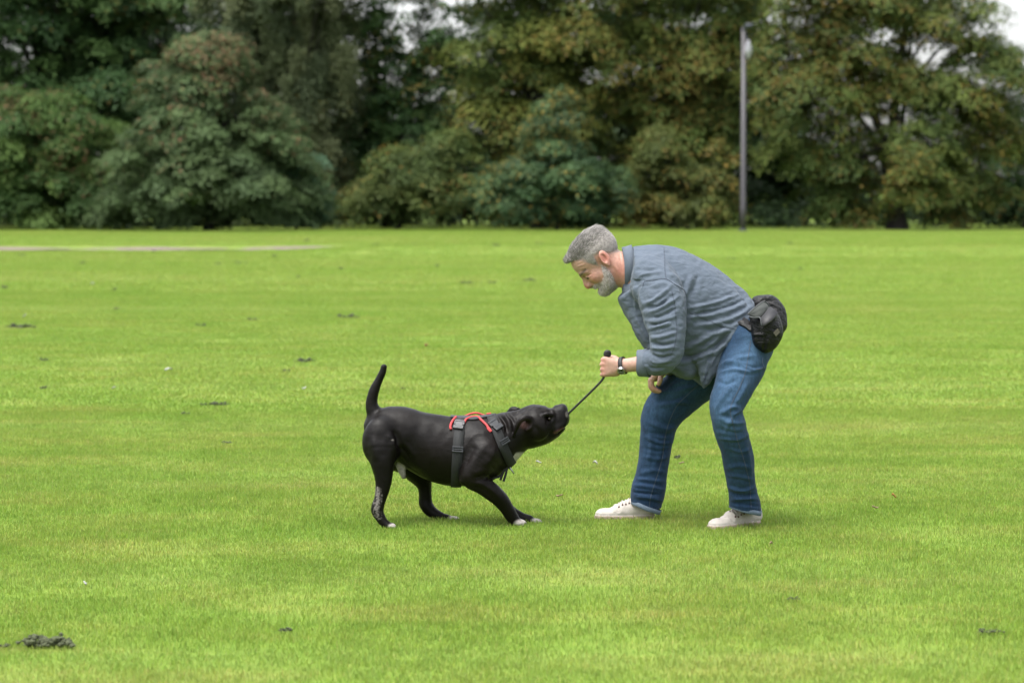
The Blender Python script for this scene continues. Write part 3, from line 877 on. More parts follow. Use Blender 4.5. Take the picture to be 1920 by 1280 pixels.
# right hand: hanging relaxed in front of the far thigh
B.tube(pts((1247, 690, 10.09, 11.5, .9), (1238, 697, 10.085, 11, 1.2), (1229, 706, 10.085, 9.0, 1.9)), 0.010)
fr = [(10.050, 0, 0), (10.072, -2.5, 1.5), (10.094, -3.0, 3), (10.114, -1, 2)]
for i, (d, ox, oy) in enumerate(fr):
    r = (4.5, 4.6, 4.4, 4.0)[i]
    B.tube(pts((1228, 704, d, 6.0), (1222.5 + ox, 711 + oy, d, 5.2)), 0.008)
    B.tube(pts((1222.5 + ox, 711 + oy, d, r), (1222.3 + ox, 721 + oy, d, r * .95), (1226 + ox, 727.5 + oy, d, r * .9)), 0.002)
    B.tube(pts((1226 + ox, 727.5 + oy, d, r * .9), (1232 + ox, 731 + oy, d, r * .84), (1237.5 + ox, 733 + oy, d, r * .72)), 0.002)
B.tube(pts((1243, 696, 10.06, 7.5), (1239.5, 704, 10.035, 5.6), (1237.5, 713, 10.025, 4.9), (1235, 720, 10.03, 3.9)), 0.006)
V, F = B.mesh(); V = smooth_mesh(V, F, 1, 0.35)
z1 = lambda *l: [(1000 + a / 8, 400 + b / 8) for a, b in l]
V = sculpt(V, F, [(l, wd, am) for l, wd, am in (
    (z1((770, 945), (810, 935), (870, 900)), 1.6, -3.5), (z1((700, 905), (760, 890), (840, 860)), 2.0, 1.8), (z1((880, 900), (930, 880), (970, 850)), 1.3, -.6), (z1((880, 925), (940, 930), (980, 940)), 1.3, -.4),
    (z1((870, 1050), (920, 1010), (960, 1020), (985, 1070)), 1.8, -.4), (z1((640, 780), (700, 760), (760, 740)), 1.5, -1.2), (z1((660, 830), (720, 810), (790, 780)), 1.5, -1.2), (z1((850, 1000), (900, 960), (960, 950)), 2.6, .6),
    (z1((1200, 760), (1260, 860), (1290, 1000)), 2.5, 2.0), (z1((1290, 560), (1310, 700), (1330, 900)), 1.8, -1.4))])
BV, BF = V, F
px, py = pix(V); h = to_head(V)
skin = np.tile(np.array((0.335, 0.200, 0.152)), (len(V), 1))
red = np.array((0.36, 0.115, 0.085))
def blend(c, t, m): return c * (1 - m[:, None]) + np.array(t) * m[:, None]
inh = (np.abs(h) < 0.16).all(1)
nose = np.exp(-((h[:, 0] - 0.112) ** 2 + (h[:, 2] + 0.035) ** 2 + h[:, 1] ** 2) / 0.020 ** 2)
chk = np.exp(-((h[:, 0] - 0.062) ** 2 + (h[:, 2] + 0.028) ** 2 + (np.abs(h[:, 1]) - 0.050) ** 2) / 0.030 ** 2)
ear = np.exp(-((h[:, 0] + 0.030) ** 2 + (h[:, 2] + 0.002) ** 2 + (np.abs(h[:, 1]) - 0.084) ** 2) / 0.030 ** 2)
neck = np.clip(1 - np.hypot(px - 1165, py - 508) / 36, 0, 1) * (px > 1140)
skin = blend(skin, red, np.clip(0.9 * nose + 0.45 * chk + 0.8 * ear + 0.6 * neck, 0, 0.9) * (px < 1200))
lip = np.exp(-((h[:, 0] - 0.080) ** 2 + ((h[:, 2] + 0.0735) * 1.7) ** 2 + (h[:, 1] * .5) ** 2) / 0.013 ** 2)
skin = blend(skin, (0.20, 0.085, 0.07), np.clip(lip, 0, .55))
brow = np.exp(-((h[:, 2] - 0.021 - 0.0 * h[:, 0]) / 0.006) ** 2) * (h[:, 0] > 0.05) * (np.abs(h[:, 1]) > 0.010) * (np.abs(h[:, 1]) < 0.058)
skin = blend(skin, (0.06, 0.043, 0.035), np.clip(brow * .95, 0, 1))
lash = np.exp(-((h[:, 2] + 0.010) / 0.0035) ** 2) * (h[:, 0] > 0.06) * (np.abs(h[:, 1]) > 0.016) * (np.abs(h[:, 1]) < 0.047)
skin = blend(skin, (0.03, 0.018, 0.016), np.clip(lash * .9, 0, 1))
HLX = [-0.16, -0.10, -0.06, -0.035, -0.005, 0.012, 0.030, 0.042, 0.060, 0.075, 0.10]
HLZ = [-0.045, -0.045, -0.012, 0.022, 0.030, -0.012, 0.020, 0.056, 0.078, 0.092, 0.105]
hline = np.interp(h[:, 0], HLX, HLZ)
scalp = np.clip((h[:, 2] - hline) / 0.012 + .5, 0, 1) * inh * (np.abs(h[:, 1]) < 0.0795)
skin = blend(skin, (0.17, 0.14, 0.125), scalp * .75)
def beard_mask(h):
    m = np.clip((0.048 - h[:, 2] * 0 - np.abs(0)) * 0 + 1, 0, 1)
    up = np.interp(h[:, 0], [-0.02, 0.0, 0.012, 0.03, 0.05, 0.066, 0.078, 0.11], [-0.02, -0.005, -0.025, -0.055, -0.062, -0.056, -0.048, -0.048])
    m = np.clip((up - h[:, 2]) / 0.010 + .3, 0, 1)
    back = np.interp(h[:, 2], [-0.14, -0.11, -0.08, -0.05, -0.02, 0.0], [0.030, 0.018, 0.004, -0.004, -0.002, 0.0])
    m *= np.clip((h[:, 0] - back) / 0.010 + .3, 0, 1)
    m *= np.clip((h[:, 2] + 0.135) / 0.008, 0, 1)
    m *= 1 - np.clip(1.6 * np.exp(-(((h[:, 0] - .083) / .014) ** 2 + ((h[:, 2] + .074) / .0085) ** 2 + (h[:, 1] / .024) ** 2)), 0, 1)
    return m
bm_ = beard_mask(h) * (np.abs(h) < 0.16).all(1) * (h[:, 0] > -0.01)
skin = blend(skin, (0.20, 0.165, 0.14), bm_ * .8)
# hands: redder knuckles and fingertips
hm = np.clip(1 - np.abs(px - 1130) / 12, 0, 1) * (py > 655) + np.clip(1 - np.hypot(px - 1228, py - 726) / 16, 0, 1)
skin = blend(skin, (0.37, 0.155, 0.12), np.clip(hm, 0, 1) * .55)
person = mk('person', V, F, mat_skin, None, PO, cols=skin)
tag(person, 'bearded grey-haired man in blue shirt and jeans bending to pull a rope from the dog', 'person')
BB = bvh_of(V, F)
for s in (-1, 1):
    bm = bmesh.new(); bmesh.ops.create_uvsphere(bm, u_segments=14, v_segments=10, radius=0.0125)
    ev = np.array([v.co[:] for v in bm.verts]) + hl(0.0722, s * 0.031, -0.0078); ef = [[v.index for v in f.verts] for f in bm.faces]; bm.free()
    mk('eye', ev, ef, mat_eye, person)

# ---- hair: cropped cap plus strands combed back
lo, hi = bounds([hl(x, y, z) for x in (-.15, .13) for y in (-.1, .1) for z in (-.08, .17)], 0.01)
S = SDF(lo, hi, 0.003)
S.ell(hl(-0.018, 0, 0.040), (0.106, 0.0782, 0.0905), HM, 0)
S.ell(hl(0.035, 0, 0.085), (0.052, 0.052, 0.036), HM, 0.02)
S.ell(hl(0.068, 0, 0.094), (0.024, 0.042, 0.017), HM, 0.012)
S.ell(hl(-0.068, 0, 0.070), (0.044, 0.050, 0.042), HM, 0.02)
X, Y, Z = S.grid((slice(None),) * 3)
x, y, z = X - HC[0], Y - HC[1], Z - HC[2]
lx = x * HM[0, 0] + y * HM[1, 0] + z * HM[2, 0]; lz = x * HM[0, 2] + y * HM[1, 2] + z * HM[2, 2]; ly = x * HM[0, 1] + y * HM[1, 1] + z * HM[2, 1]
cut = (np.interp(lx, HLX, HLZ) - lz) * 0.8
S.put((slice(None),) * 3, (-cut).astype(np.float32), 0.010, 'sub')
V, F = S.mesh(); V = smooth_mesh(V, F, 1, .4)
N = vnormals(V, F); h = to_head(V)
thick = np.clip((h[:, 2] - 0.055) / 0.05, 0, 1)
V = V + N * ((vnoise(h * np.array((1, 2.2, 1.)), 20, 3) * 0.0060 + vnoise(h * np.array((.7, 2.5, 1.)), 48, 5) * 0.0034) * (0.12 + thick))[:, None]
side = 1 - thick
hc = np.tile(np.array((0.085, 0.071, 0.064)), (len(V), 1))
hc = blend(hc, (0.19, 0.172, 0.16), np.clip(side * .9, 0, 1))
hc = blend(hc, (0.20, 0.185, 0.175), np.clip((h[:, 0] - 0.05) / 0.03, 0, 1) * .7)
hc = blend(hc, (0.30, 0.205, 0.165), np.clip(1 - (h[:, 2] - np.interp(h[:, 0], HLX, HLZ)) / .016, 0, .75) * side)
hc *= (1 + 0.32 * vnoise(h * np.array((1, 3., 1)), 45, 9))[:, None]
hair = mk('hair', V, F, mat_hair, person, cols=np.clip(hc, 0.02, 0.8))
tag(hair, 'short swept-back grey hair')

def strands(name, V, N, prob, dirf, length, width, colf, count, parent, mat, curl=0.3, lift=0.35):
    """short tapered hairs rooted on a surface, as ribbons two segments long"""
    p = prob / prob.sum()
    idx = rng.choice(len(V), count, p=p)
    root = V[idx] + rng.normal(size=(count, 3)) * 0.0015
    n = N[idx]
    d = dirf(root, n) + rng.normal(size=(count, 3)) * curl
    d -= n * (d * n).sum(1)[:, None]
    d /= np.linalg.norm(d, axis=1)[:, None] + 1e-9
    L = (length(root) * rng.uniform(0.6, 1.25, count))[:, None]
    up = n * (lift(root)[:, None] if callable(lift) else lift)
    p1 = root + (d * .9 + up) * L * .5
    p2 = root + (d * 1.0 + up * .6) * L
    view = np.array((0, -1, 0.15))
    b = np.cross(d, n * .6 + view * .5); b /= np.linalg.norm(b, axis=1)[:, None] + 1e-9
    w2 = width * rng.uniform(.7, 1.3, (count, 1)) / 2
    r0 = root - n * 0.002
    VV = np.stack([r0 - b * w2, r0 + b * w2, p1 + b * w2 * .8, p1 - b * w2 * .8, p2 + b * w2 * .25, p2 - b * w2 * .25], 1).reshape(-1, 3)
    o = np.arange(count)[:, None] * 6
    FF = np.concatenate([o + np.array([[0, 1, 2, 3]]), o + np.array([[3, 2, 4, 5]])])
    c = np.repeat(colf(root), 6, axis=0)
    ob = mk(name, VV, FF, mat, parent, cols=np.clip(c, 0.01, 0.95))
    return ob
def hair_dir(root, n):
    hh = to_head(root)
    top = np.clip((hh[:, 2] - 0.05) / 0.04, 0, 1)[:, None]
    front = np.clip((hh[:, 0] - 0.05) / 0.02, 0, 1)[:, None]
    loc = top * np.array((-0.9, 0, 0.2)) + (1 - top) * np.array((-0.55, 0, -0.8)) + front * np.array((1.3, 0.1, .3))
    loc = loc + np.stack([0 * hh[:, 0], vnoise(hh, 16, 81) * .9, vnoise(hh, 18, 82) * .6], 1) * top
    return loc @ HM.T
def hair_col(root):
    hh = to_head(root)
    k = np.clip(1 - (hh[:, 2] - 0.05) / 0.04, 0, 1)
    fr_ = np.clip((hh[:, 0] - 0.055) / 0.03, 0, 1)
    v = np.where(rng.random(len(root)) < 0.28 + .3 * vnoise(hh * np.array((1, 2.5, 1)), 28, 83) + .38 * np.maximum(k, fr_), rng.uniform(.19, .32, len(root)), rng.uniform(.07, .14, len(root)))
    return v[:, None] * np.array((1, .93, .87))
st = strands('hair_strand', V, N, 0.10 + np.clip((h[:, 2] - .03) / 0.05, 0, 1), hair_dir,
        lambda r: 0.004 + 0.014 * np.clip((to_head(r)[:, 2] - 0.05) / 0.05, 0, 1), 0.0012, hair_col, 15000, hair, mat_hair, .3, lambda r: .08 + .27 * np.clip((to_head(r)[:, 2] - .055) / .04, 0, 1))
tag(st, kind='stuff')

# ---- beard: a close full beard hugging jaw, chin and lip
def masked_shell(V, F, m, lift):
    N = vnormals(V, F)
    keep = m > 0.25
    f = F[keep[F].all(1)]
    used = np.unique(f); mp = -np.ones(len(V), int); mp[used] = np.arange(len(used))
    return V[used] + N[used] * (lift * np.clip((m[used] - .25) * 1.8, 0, 1))[:, None], mp[f], N[used], m[used]
Vb, Fb, Nb, mb = masked_shell(BV, BF, bm_, 0.0032)
hb = to_head(Vb)
Vb = Vb + Nb * (vnoise(hb, 60, 12) * 0.0012 + 0.002 * np.exp(-((hb[:, 0] - .075) ** 2 + (hb[:, 2] + .11) ** 2) / .02 ** 2))[:, None]
bc = np.tile(np.array((0.27, 0.225, 0.195)), (len(Vb), 1))
bc = blend(bc, (0.18, 0.145, 0.125), np.exp(-((hb[:, 2] + .055) / .012) ** 2) * (hb[:, 0] > .05) * .6)
bc *= (1 + .2 * vnoise(hb, 90, 4))[:, None]
bc = blend(bc, (0.32, 0.20, 0.16), np.clip(1.15 - mb * 1.2, 0, .8))
beard = mk('beard', Vb, Fb, mat_hair, person, cols=bc)
tag(beard, 'close-trimmed grey and white beard')
def beard_dir(root, n):
    hh = to_head(root)
    f = np.clip((hh[:, 0] - 0.03) / 0.05, 0, 1)[:, None]
    return (f * np.array((0.35, 0, -1)) + (1 - f) * np.array((0.25, 0, -1.0))) @ HM.T
def beard_col(root):
    hh = to_head(root)
    v = np.where(rng.random(len(root)) < 0.62, rng.uniform(.30, .45, len(root)), rng.uniform(.14, .24, len(root)))
    return v[:, None] * np.array((1, .93, .86))
st = strands('beard_strand', np.concatenate([Vb, BV]), np.concatenate([Nb, vnormals(BV, BF)]), np.concatenate([mb, .7 * bm_ * (bm_ < .6) + 1e-9]), beard_dir, lambda r: np.full(len(r), 0.0050), 0.0010, beard_col, 9000, beard, mat_hair, .35, .2)
tag(st, kind='stuff')

# ---- jeans
lo, hi = P(1165, 985, 9.5), P(1462, 560, 10.45)
J = SDF((lo[0], 9.55, lo[2] - .0), (hi[0], 10.42, hi[2]), 0.0055)
ax = P(1290, 580, 10) - P(1392, 642, 10); Mp = frame(ax, (0, 1, 0))      # columns: along the trunk, ., depth
J.ell(P(1385, 640, 9.99), (R(62), R(60), 0.185), Mp, 0)
J.ell(P(1406, 648, 9.90), (R(40), R(46), 0.10), Mp, 0.04)
J.ell(P(1400, 645, 10.09), (R(40), R(48), 0.10), Mp, 0.04)
J.tube(pts((1396, 645, 9.90, 50), (1390, 685, 9.84, 45), (1376, 725, 9.775, 37.5), (1361, 765, 9.725, 31.5), (1368, 798, 9.735, 31), (1382, 850, 9.79, 29.5, .95), (1389, 900, 9.84, 27.5), (1394, 930, 9.865, 28), (1397, 950, 9.875, 30), (1399, 985, 9.885, 30)), 0.03)
J.tube(pts((1380, 650, 10.10, 52), (1335, 688, 10.13, 47.5), (1282, 731, 10.15, 43.5), (1243, 775, 10.16, 38.5), (1233, 812, 10.16, 32.5), (1228, 848, 10.16, 30), (1221, 892, 10.155, 30), (1215, 922, 10.15, 32), (1212, 946, 10.145, 29), (1212, 985, 10.14, 29)), 0.025)
def hem(a, b, d, n=( 0, 0)):
    A, Bp = P(a[0], a[1], d), P(b[0], b[1], d)
    t = Bp - A; nn = np.array((t[2], 0, -t[0]))
    if nn[2] > 0: nn = -nn
    return A, nn
for (a, b, d, x0, x1) in (((1366, 949), (1428, 965), 9.88, 1340, 1455), ((1182, 942), (1242, 965), 10.14, 1168, 1300)):
    A, nn = hem(a, b, d)
    J.plane(A, nn, 0.004, (P(x0, 990, d)[0], d - .2, -.1), (P(x1, 990, d)[0], d + .2, 0.35))
for (a, b, d) in (((1397, 957), (1399, 985), 9.88), ((1213, 950), (1212, 985), 10.142)):
    J.tube(pts((a[0], a[1] - 2, d, 24), (b[0], b[1], d, 27)), 0.004, 3, 'sub')
V, F = J.mesh(); V = smooth_mesh(V, F, 1, .4)
z3 = lambda *l: [(1100 + a / 3.2825, 620 + b / 3.2825) for a, b in l]
st_ = []
# creases at hip, knee backs, shins and stacked folds over the ankles
for l, wd, am in (
    (z3((800, 225), (870, 195), (960, 195)), 5, 5), (z3((800, 260), (900, 240), (1010, 250), (1100, 230)), 4, 5), (z3((790, 300), (860, 330), (930, 300)), 5, -4),
    (z3((960, 220), (1040, 240), (1095, 215)), 3, 4), (z3((820, 200), (930, 170), (1050, 150)), 5, 4),
    (z3((950, 480), (900, 470), (840, 500)), 5, 6), (z3((965, 510), (900, 530), (810, 520)), 5, -5), (z3((985, 560), (920, 570), (840, 560)), 5, 6), (z3((990, 600), (930, 630), (800, 600)), 5, -4), (z3((1000, 640), (930, 670), (810, 660)), 4, 5),
    (z3((1010, 720), (950, 745), (850, 720)), 4, 3), (z3((1020, 850), (950, 830), (850, 850)), 5, 4), (z3((1030, 920), (960, 900), (870, 890)), 4, 4),
    (z3((1040, 960), (960, 985), (860, 960)), 4, 7), (z3((1050, 1000), (960, 1020), (870, 990)), 3.5, -7), (z3((1060, 1040), (980, 1030), (880, 1040)), 4, 7), (z3((1070, 1080), (1000, 1070), (900, 1060)), 3, -6),
    (z3((440, 380), (540, 370), (680, 340)), 5, 4), (z3((400, 420), (520, 430), (640, 380)), 6, -4), (z3((420, 470), (540, 440), (660, 450)), 5, 4),
    (z3((560, 590), (480, 600), (380, 560)), 6, 6), (z3((550, 640), (470, 640), (360, 620)), 5, -4), (z3((545, 680), (460, 690), (350, 650)), 4, 5), (z3((530, 720), (450, 740), (340, 720)), 4, -4),
    (z3((520, 760), (450, 790), (340, 770)), 5, 4), (z3((500, 880), (420, 860), (320, 880)), 5, 4), (z3((490, 930), (400, 920), (300, 910)), 4, 5),
    (z3((900, 330), (830, 420), (780, 500)), 6, 5), (z3((1000, 300), (950, 400), (900, 470)), 6, 4), (z3((850, 640), (890, 760), (930, 880)), 5, -4), (z3((980, 700), (1000, 800), (1010, 920)), 5, 4),
    (z3((600, 300), (500, 360), (420, 430)), 6, 5), (z3((380, 600), (400, 700), (380, 820)), 5, 4), (z3((500, 640), (470, 760), (440, 860)), 5, -4), (z3((960, 480), (890, 540), (850, 640)), 5, 5),
    (z3((480, 980), (390, 960), (285, 950)), 4, 7), (z3((470, 1010), (390, 1000), (280, 990)), 3.5, -7), (z3((470, 1050), (400, 1030), (300, 1020)), 4, 7)):
    st_.append((l, wd * .72, am * 1.15))
V = sculpt(V, F, st_)
N = vnormals(V, F)
V = V + N * (vnoise(V, 5, 21) * 0.0035 + vnoise(V, 14, 22) * 0.0012)[:, None]
px, py = pix(V)
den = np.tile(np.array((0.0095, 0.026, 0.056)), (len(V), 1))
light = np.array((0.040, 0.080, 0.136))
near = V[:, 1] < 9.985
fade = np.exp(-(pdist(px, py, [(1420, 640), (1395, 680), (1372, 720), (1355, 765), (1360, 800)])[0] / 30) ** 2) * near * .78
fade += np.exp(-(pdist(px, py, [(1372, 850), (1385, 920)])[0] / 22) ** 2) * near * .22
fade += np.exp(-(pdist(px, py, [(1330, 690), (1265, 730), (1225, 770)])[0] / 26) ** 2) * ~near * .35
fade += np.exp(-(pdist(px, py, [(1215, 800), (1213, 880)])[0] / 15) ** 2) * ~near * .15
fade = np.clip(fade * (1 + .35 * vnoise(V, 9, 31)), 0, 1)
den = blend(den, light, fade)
den *= (1 + 0.16 * vnoise(V * np.array((1, 1, .3)), 40, 33))[:, None]
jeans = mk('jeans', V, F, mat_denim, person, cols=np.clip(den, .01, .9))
tag(jeans, 'faded blue denim jeans')
JB = bvh_of(V, F)
JV = V
for nm, line, wd in (
    ('outer_seam', z3((1010, 60), (990, 180), (975, 260), (940, 350), (892, 450), (886, 510), (905, 590), (930, 680), (960, 770), (985, 860), (1003, 940), (1010, 1040), (1012, 1085)), .0026),
    ('inner_seam', z3((690, 330), (620, 395), (560, 455), (515, 540), (490, 620), (475, 700), (468, 770), (450, 840), (428, 910), (405, 980), (390, 1040), (386, 1085)), .0026),
    ('pocket_seam', z3((1040, 238), (1065, 236), (1090, 225)), .0018)):
    a, n = project(JB, line, off=.0006)
    if len(a) > 3:
        v, f = ribbon(a, n, wd, .0011)
        mk(nm, v, f, mat_thread, jeans, smooth=False)
a, n = project(JB, z3((1083, 165), (1082, 205), (1100, 240)), off=.0008)
if len(a) > 3: mk('back_pocket', *ribbon(a, n, .004, .0015), simple('dark_denim', (.02, .04, .08)), jeans, smooth=False)
mat_cuff = simple('denim_reverse', (0.085, 0.115, 0.155), rough=.9, var=.35, vscale=260, bump=.5, bscale=600)
for (a, b, d) in (((1366, 949), (1428, 965), 9.88), ((1182, 942), (1242, 965), 10.14)):        # turned-up hem: the pale wrong side of the cloth
    A, nn = hem(a, b, d); nn = nn / np.linalg.norm(nn)
    c = P((a[0] + b[0]) / 2, (a[1] + b[1]) / 2, d)
    e1 = (P(*b, d) - P(*a, d)); e1 /= np.linalg.norm(e1); e2 = np.array((0, 1., 0))
    VV = []; K = 40
    for j in range(K):
        g = 2 * math.pi * j / K
        dr = e1 * math.cos(g) + e2 * math.sin(g)
        for hgt in (-0.017, -0.0005):
            hit = JB.ray_cast(Vector(c + dr * .2 - nn * (-0.010 + hgt * -1 + 0.0) ), Vector(-dr))[0]
            r_ = np.linalg.norm(np.array(hit) - (c - nn * (-0.010 - hgt))) if hit else R(28)
            r_ = min(r_, R(33))
            VV.append((r_, dr, hgt))
    rr = np.array([v[0] for v in VV]).reshape(K, 2).mean(1); rr = (rr + np.roll(rr, 1) + np.roll(rr, -1)) / 3
    prof = [(-.018, .0005), (-.0175, .0035), (.001, .0042), (.002, .0015), (-.004, -.003)]
    Vc = np.array([c + (e1 * math.cos(2 * math.pi * j / K) + e2 * math.sin(2 * math.pi * j / K)) * (rr[j] + o + .0003 * math.sin(j * 5.1)) + nn * (hh + .0006 * math.sin(j * .9)) for j in range(K) for hh, o in prof])
    m = len(prof)
    Fc = [[j * m + i, j * m + i + 1, ((j + 1) % K) * m + i + 1, ((j + 1) % K) * m + i] for j in range(K) for i in range(m - 1)]
    mk('turn_up', Vc, Fc, mat_cuff, jeans)

# ---- shirt
lo, hi = P(1150, 745, 9.6), P(1430, 448, 10.4)
S = SDF((lo[0], 9.56, lo[2]), (hi[0], 10.42, hi[2]), 0.0045)
S.tube(pts((1181, 503, 10.0, 35, 1.05), (1203, 518, 10.0, 57, 1.12), (1240, 543, 10.0, 82, .98), (1283, 577, 10.0, 95, .90), (1325, 612, 10.0, 95, .90), (1358, 639, 10.0, 92, .94), (1400, 674, 10.0, 92, .95)), 0.0, 6)
S.tube(pts((1196, 505, 9.95, 30), (1218, 522, 9.86, 40), (1236, 545, 9.81, 42)), 0.03)
S.tube(pts((1196, 505, 10.05, 30), (1218, 522, 10.14, 40), (1238, 550, 10.19, 42)), 0.03)
# open shirt front hanging down and the tail points
S.tube(pts((1186, 560, 9.93, 16), (1215, 615, 9.90, 24), (1255, 665, 9.89, 22), (1290, 692, 9.9, 18)), 0.025)
S.tube(pts((1186, 560, 10.06, 16), (1215, 620, 10.08, 24), (1255, 670, 10.08, 22), (1280, 698, 10.07, 12)), 0.025)
S.tube(pts((1340, 650, 9.87, 34, .6), (1332, 680, 9.85, 24, .6), (1325, 704, 9.84, 13, .6), (1319.5, 725, 9.84, 3.5, .8)), 0.02)
# hem: a slanting curve across the hips
A, Bp = P(1412, 572, 10), P(1318, 730, 10)
t = Bp - A; nn = np.array((-t[2], 0, t[0])); nn = nn if nn[0] > 0 else -nn
S.plane(P(1184.5, 502, 10), (-1, 0, .06), .003, P(1140, 548, 9.5), np.append(P(1192, 440, 10.45)[:2], P(1192, 440, 10)[2]))
S.plane(P(1176, 545, 10), (-.62, 0, .78), .004, P(1140, 575, 9.5), np.append(P(1196, 500, 10.45)[:2], P(1192, 520, 10)[2]))
S.plane(A + 0.4 * t + nn * 0.0, nn, 0.004)
ctr = (A + Bp) / 2
S.ell(ctr + nn / np.linalg.norm(nn) * 0.03, (0.05, 0.16, 0.17), frame(nn, (0, 1, 0))[:, [0, 2, 1]], 0.008, 'sub')
# sleeves
S.tube(pts((1226, 533, 9.86, 44), (1240, 560, 9.785, 44), (1246, 590, 9.745, 40), (1250.5, 620, 9.715, 33.5), (1251, 645, 9.70, 31.5), (1247, 668, 9.70, 29), (1232, 678, 9.725, 26), (1206, 681, 9.76, 22), (1180, 685, 9.79, 20)), 0.012, 6)
S.tube(pts((1230, 540, 10.14, 44), (1250, 590, 10.22, 38), (1272, 645, 10.23, 30), (1262, 668, 10.17, 25), (1252, 682, 10.11, 20)), 0.012, 6)
cp = P(1199, 681, 9.77); cd = P(1180, 684, 9.79) - P(1225, 678, 9.735)
cd = np.array((cd[0] * 1.0, cd[1] * .5, cd[2] + .012)); cd /= np.linalg.norm(cd)
S.plane(cp, cd, 0.003, P(1165, 720, 9.55), P(1222, 650, 9.95))
S.tube(pts((1212, 680.5, 9.752, 13), (1196, 682, 9.77, 17), (1180, 684, 9.79, 19)), 0.003, 3, 'sub')
V, F = S.mesh(); V = smooth_mesh(V, F, 2, .45)
z2 = lambda *l: [(1100 + a / 3.765, 420 + b / 3.765) for a, b in l]
st_ = []
for l, wd, am in (
    (z2((690, 600), (830, 575), (960, 540), (1090, 490)), 4.5, 6), (z2((700, 640), (880, 615), (1050, 560), (1160, 505)), 4, -5), (z2((730, 665), (920, 640), (1080, 580), (1170, 540)), 4.5, 6),
    (z2((760, 720), (950, 690), (1090, 640), (1170, 570)), 4.5, 5), (z2((790, 750), (950, 740), (1080, 690)), 4.5, -5), (z2((900, 690), (1000, 720), (1080, 700)), 4, 4),
    (z2((690, 760), (760, 640), (820, 590)), 6, 4), (z2((740, 360), (720, 430), (690, 520)), 6, 7), (z2((790, 350), (770, 430), (740, 500)), 6, -4), (z2((560, 300), (600, 350), (700, 420)), 6, 3),
    (z2((640, 900), (760, 850), (900, 780), (1050, 730)), 7, 6), (z2((620, 950), (780, 920), (940, 840), (1040, 780)), 6, -6), (z2((640, 990), (760, 960), (900, 900), (1000, 830)), 6, 6),
    (z2((1060, 740), (990, 830), (920, 920), (850, 1040)), 4, 6), (z2((1010, 760), (930, 850), (860, 950)), 4, -6), (z2((1000, 720), (900, 830), (800, 920)), 6, 5),
    (z2((700, 1010), (780, 990), (860, 950)), 5, 5), (z2((820, 1120), (850, 1000), (880, 950)), 3, 5),
    (z2((1080, 450), (1130, 500), (1170, 580)), 4, 6), (z2((1040, 440), (1110, 520), (1140, 590)), 4, -5), (z2((1120, 470), (1170, 530), (1180, 575)), 3, 4),
    # sleeve: folds running round the arm from the armpit
    (z2((400, 560), (470, 540), (560, 470), (600, 430)), 4.5, 6), (z2((400, 590), (500, 580), (600, 510)), 4, -5), (z2((410, 630), (500, 605), (610, 540), (660, 500)), 4.5, 6),
    (z2((430, 660), (520, 650), (640, 590)), 4, -5), (z2((430, 690), (530, 690), (640, 640)), 4.5, 6), (z2((440, 740), (520, 720), (610, 690)), 4, 5), (z2((450, 710), (520, 700), (600, 670)), 3.5, -4),
    (z2((440, 800), (520, 800), (640, 760)), 4.5, 6), (z2((440, 830), (540, 850), (640, 830)), 4, -6), (z2((430, 870), (520, 880), (640, 870)), 4.5, 7), (z2((440, 910), (520, 940), (620, 920)), 4, -6), (z2((430, 950), (500, 980), (600, 960)), 4, 6),
    (z2((420, 980), (470, 1020), (560, 1010)), 3.5, -4), (z2((400, 420), (380, 500), (400, 580)), 4, 5), (z2((440, 440), (540, 420), (640, 450)), 6, 3),
    (z2((345, 400), (340, 500), (350, 620)), 3.5, 4), (z2((340, 640), (390, 740), (440, 820)), 4, 4), (z2((360, 260), (430, 230), (540, 210)), 6, 3), (z2((340, 330), (420, 320), (500, 350)), 5, -3), (z2((350, 380), (430, 350), (540, 340)), 4, 3)):
    st_.append((l, wd * .72, am * (1.3 + .35 * math.sin(len(st_) * 2.7))))
V = sculpt(V, F, st_)
N = vnormals(V, F)
rg = 1 - np.abs(vnoise(V * np.array((1, 1, 1.6)), 7, 45)) * 2.2
V = V + N * (vnoise(V, 4.5, 41) * 0.004 + vnoise(V, 12, 42) * 0.0020 + np.clip(rg, -.5, 1) * .0028)[:, None]
shc = np.tile(np.array((0.070, 0.087, 0.112)), (len(V), 1)) * (1 + .07 * vnoise(V, 7, 44))[:, None]
shirt = mk('shirt', V, F, mat_shirt, person, cols=shc)
tag(shirt, 'grey-blue cotton overshirt with rolled sleeves')
SB = bvh_of(V, F)
for nm, line, wd in (('yoke_seam', z2((545, 165), (550, 240), (552, 320), (560, 385)), .003), ('shoulder_seam', z2((395, 440), (410, 405), (470, 395), (555, 388), (620, 425), (690, 470), (700, 520), (695, 600)), .0035),
                     ('sleeve_seam', z2((600, 470), (620, 560), (630, 660), (635, 760), (620, 860), (590, 930)), .003), ('side_seam', z2((720, 620), (860, 680), (960, 720), (1070, 745)), .0025),
                     ('hem_stitch', z2((1100, 660), (1065, 750), (1005, 840), (900, 955), (855, 1040), (818, 1120)), .003)):
    a, n = project(SB, line, off=.0004)
    if len(a) > 3: mk(nm, *ribbon(a, n, wd, .0012), mat_shirtseam, shirt, smooth=False)
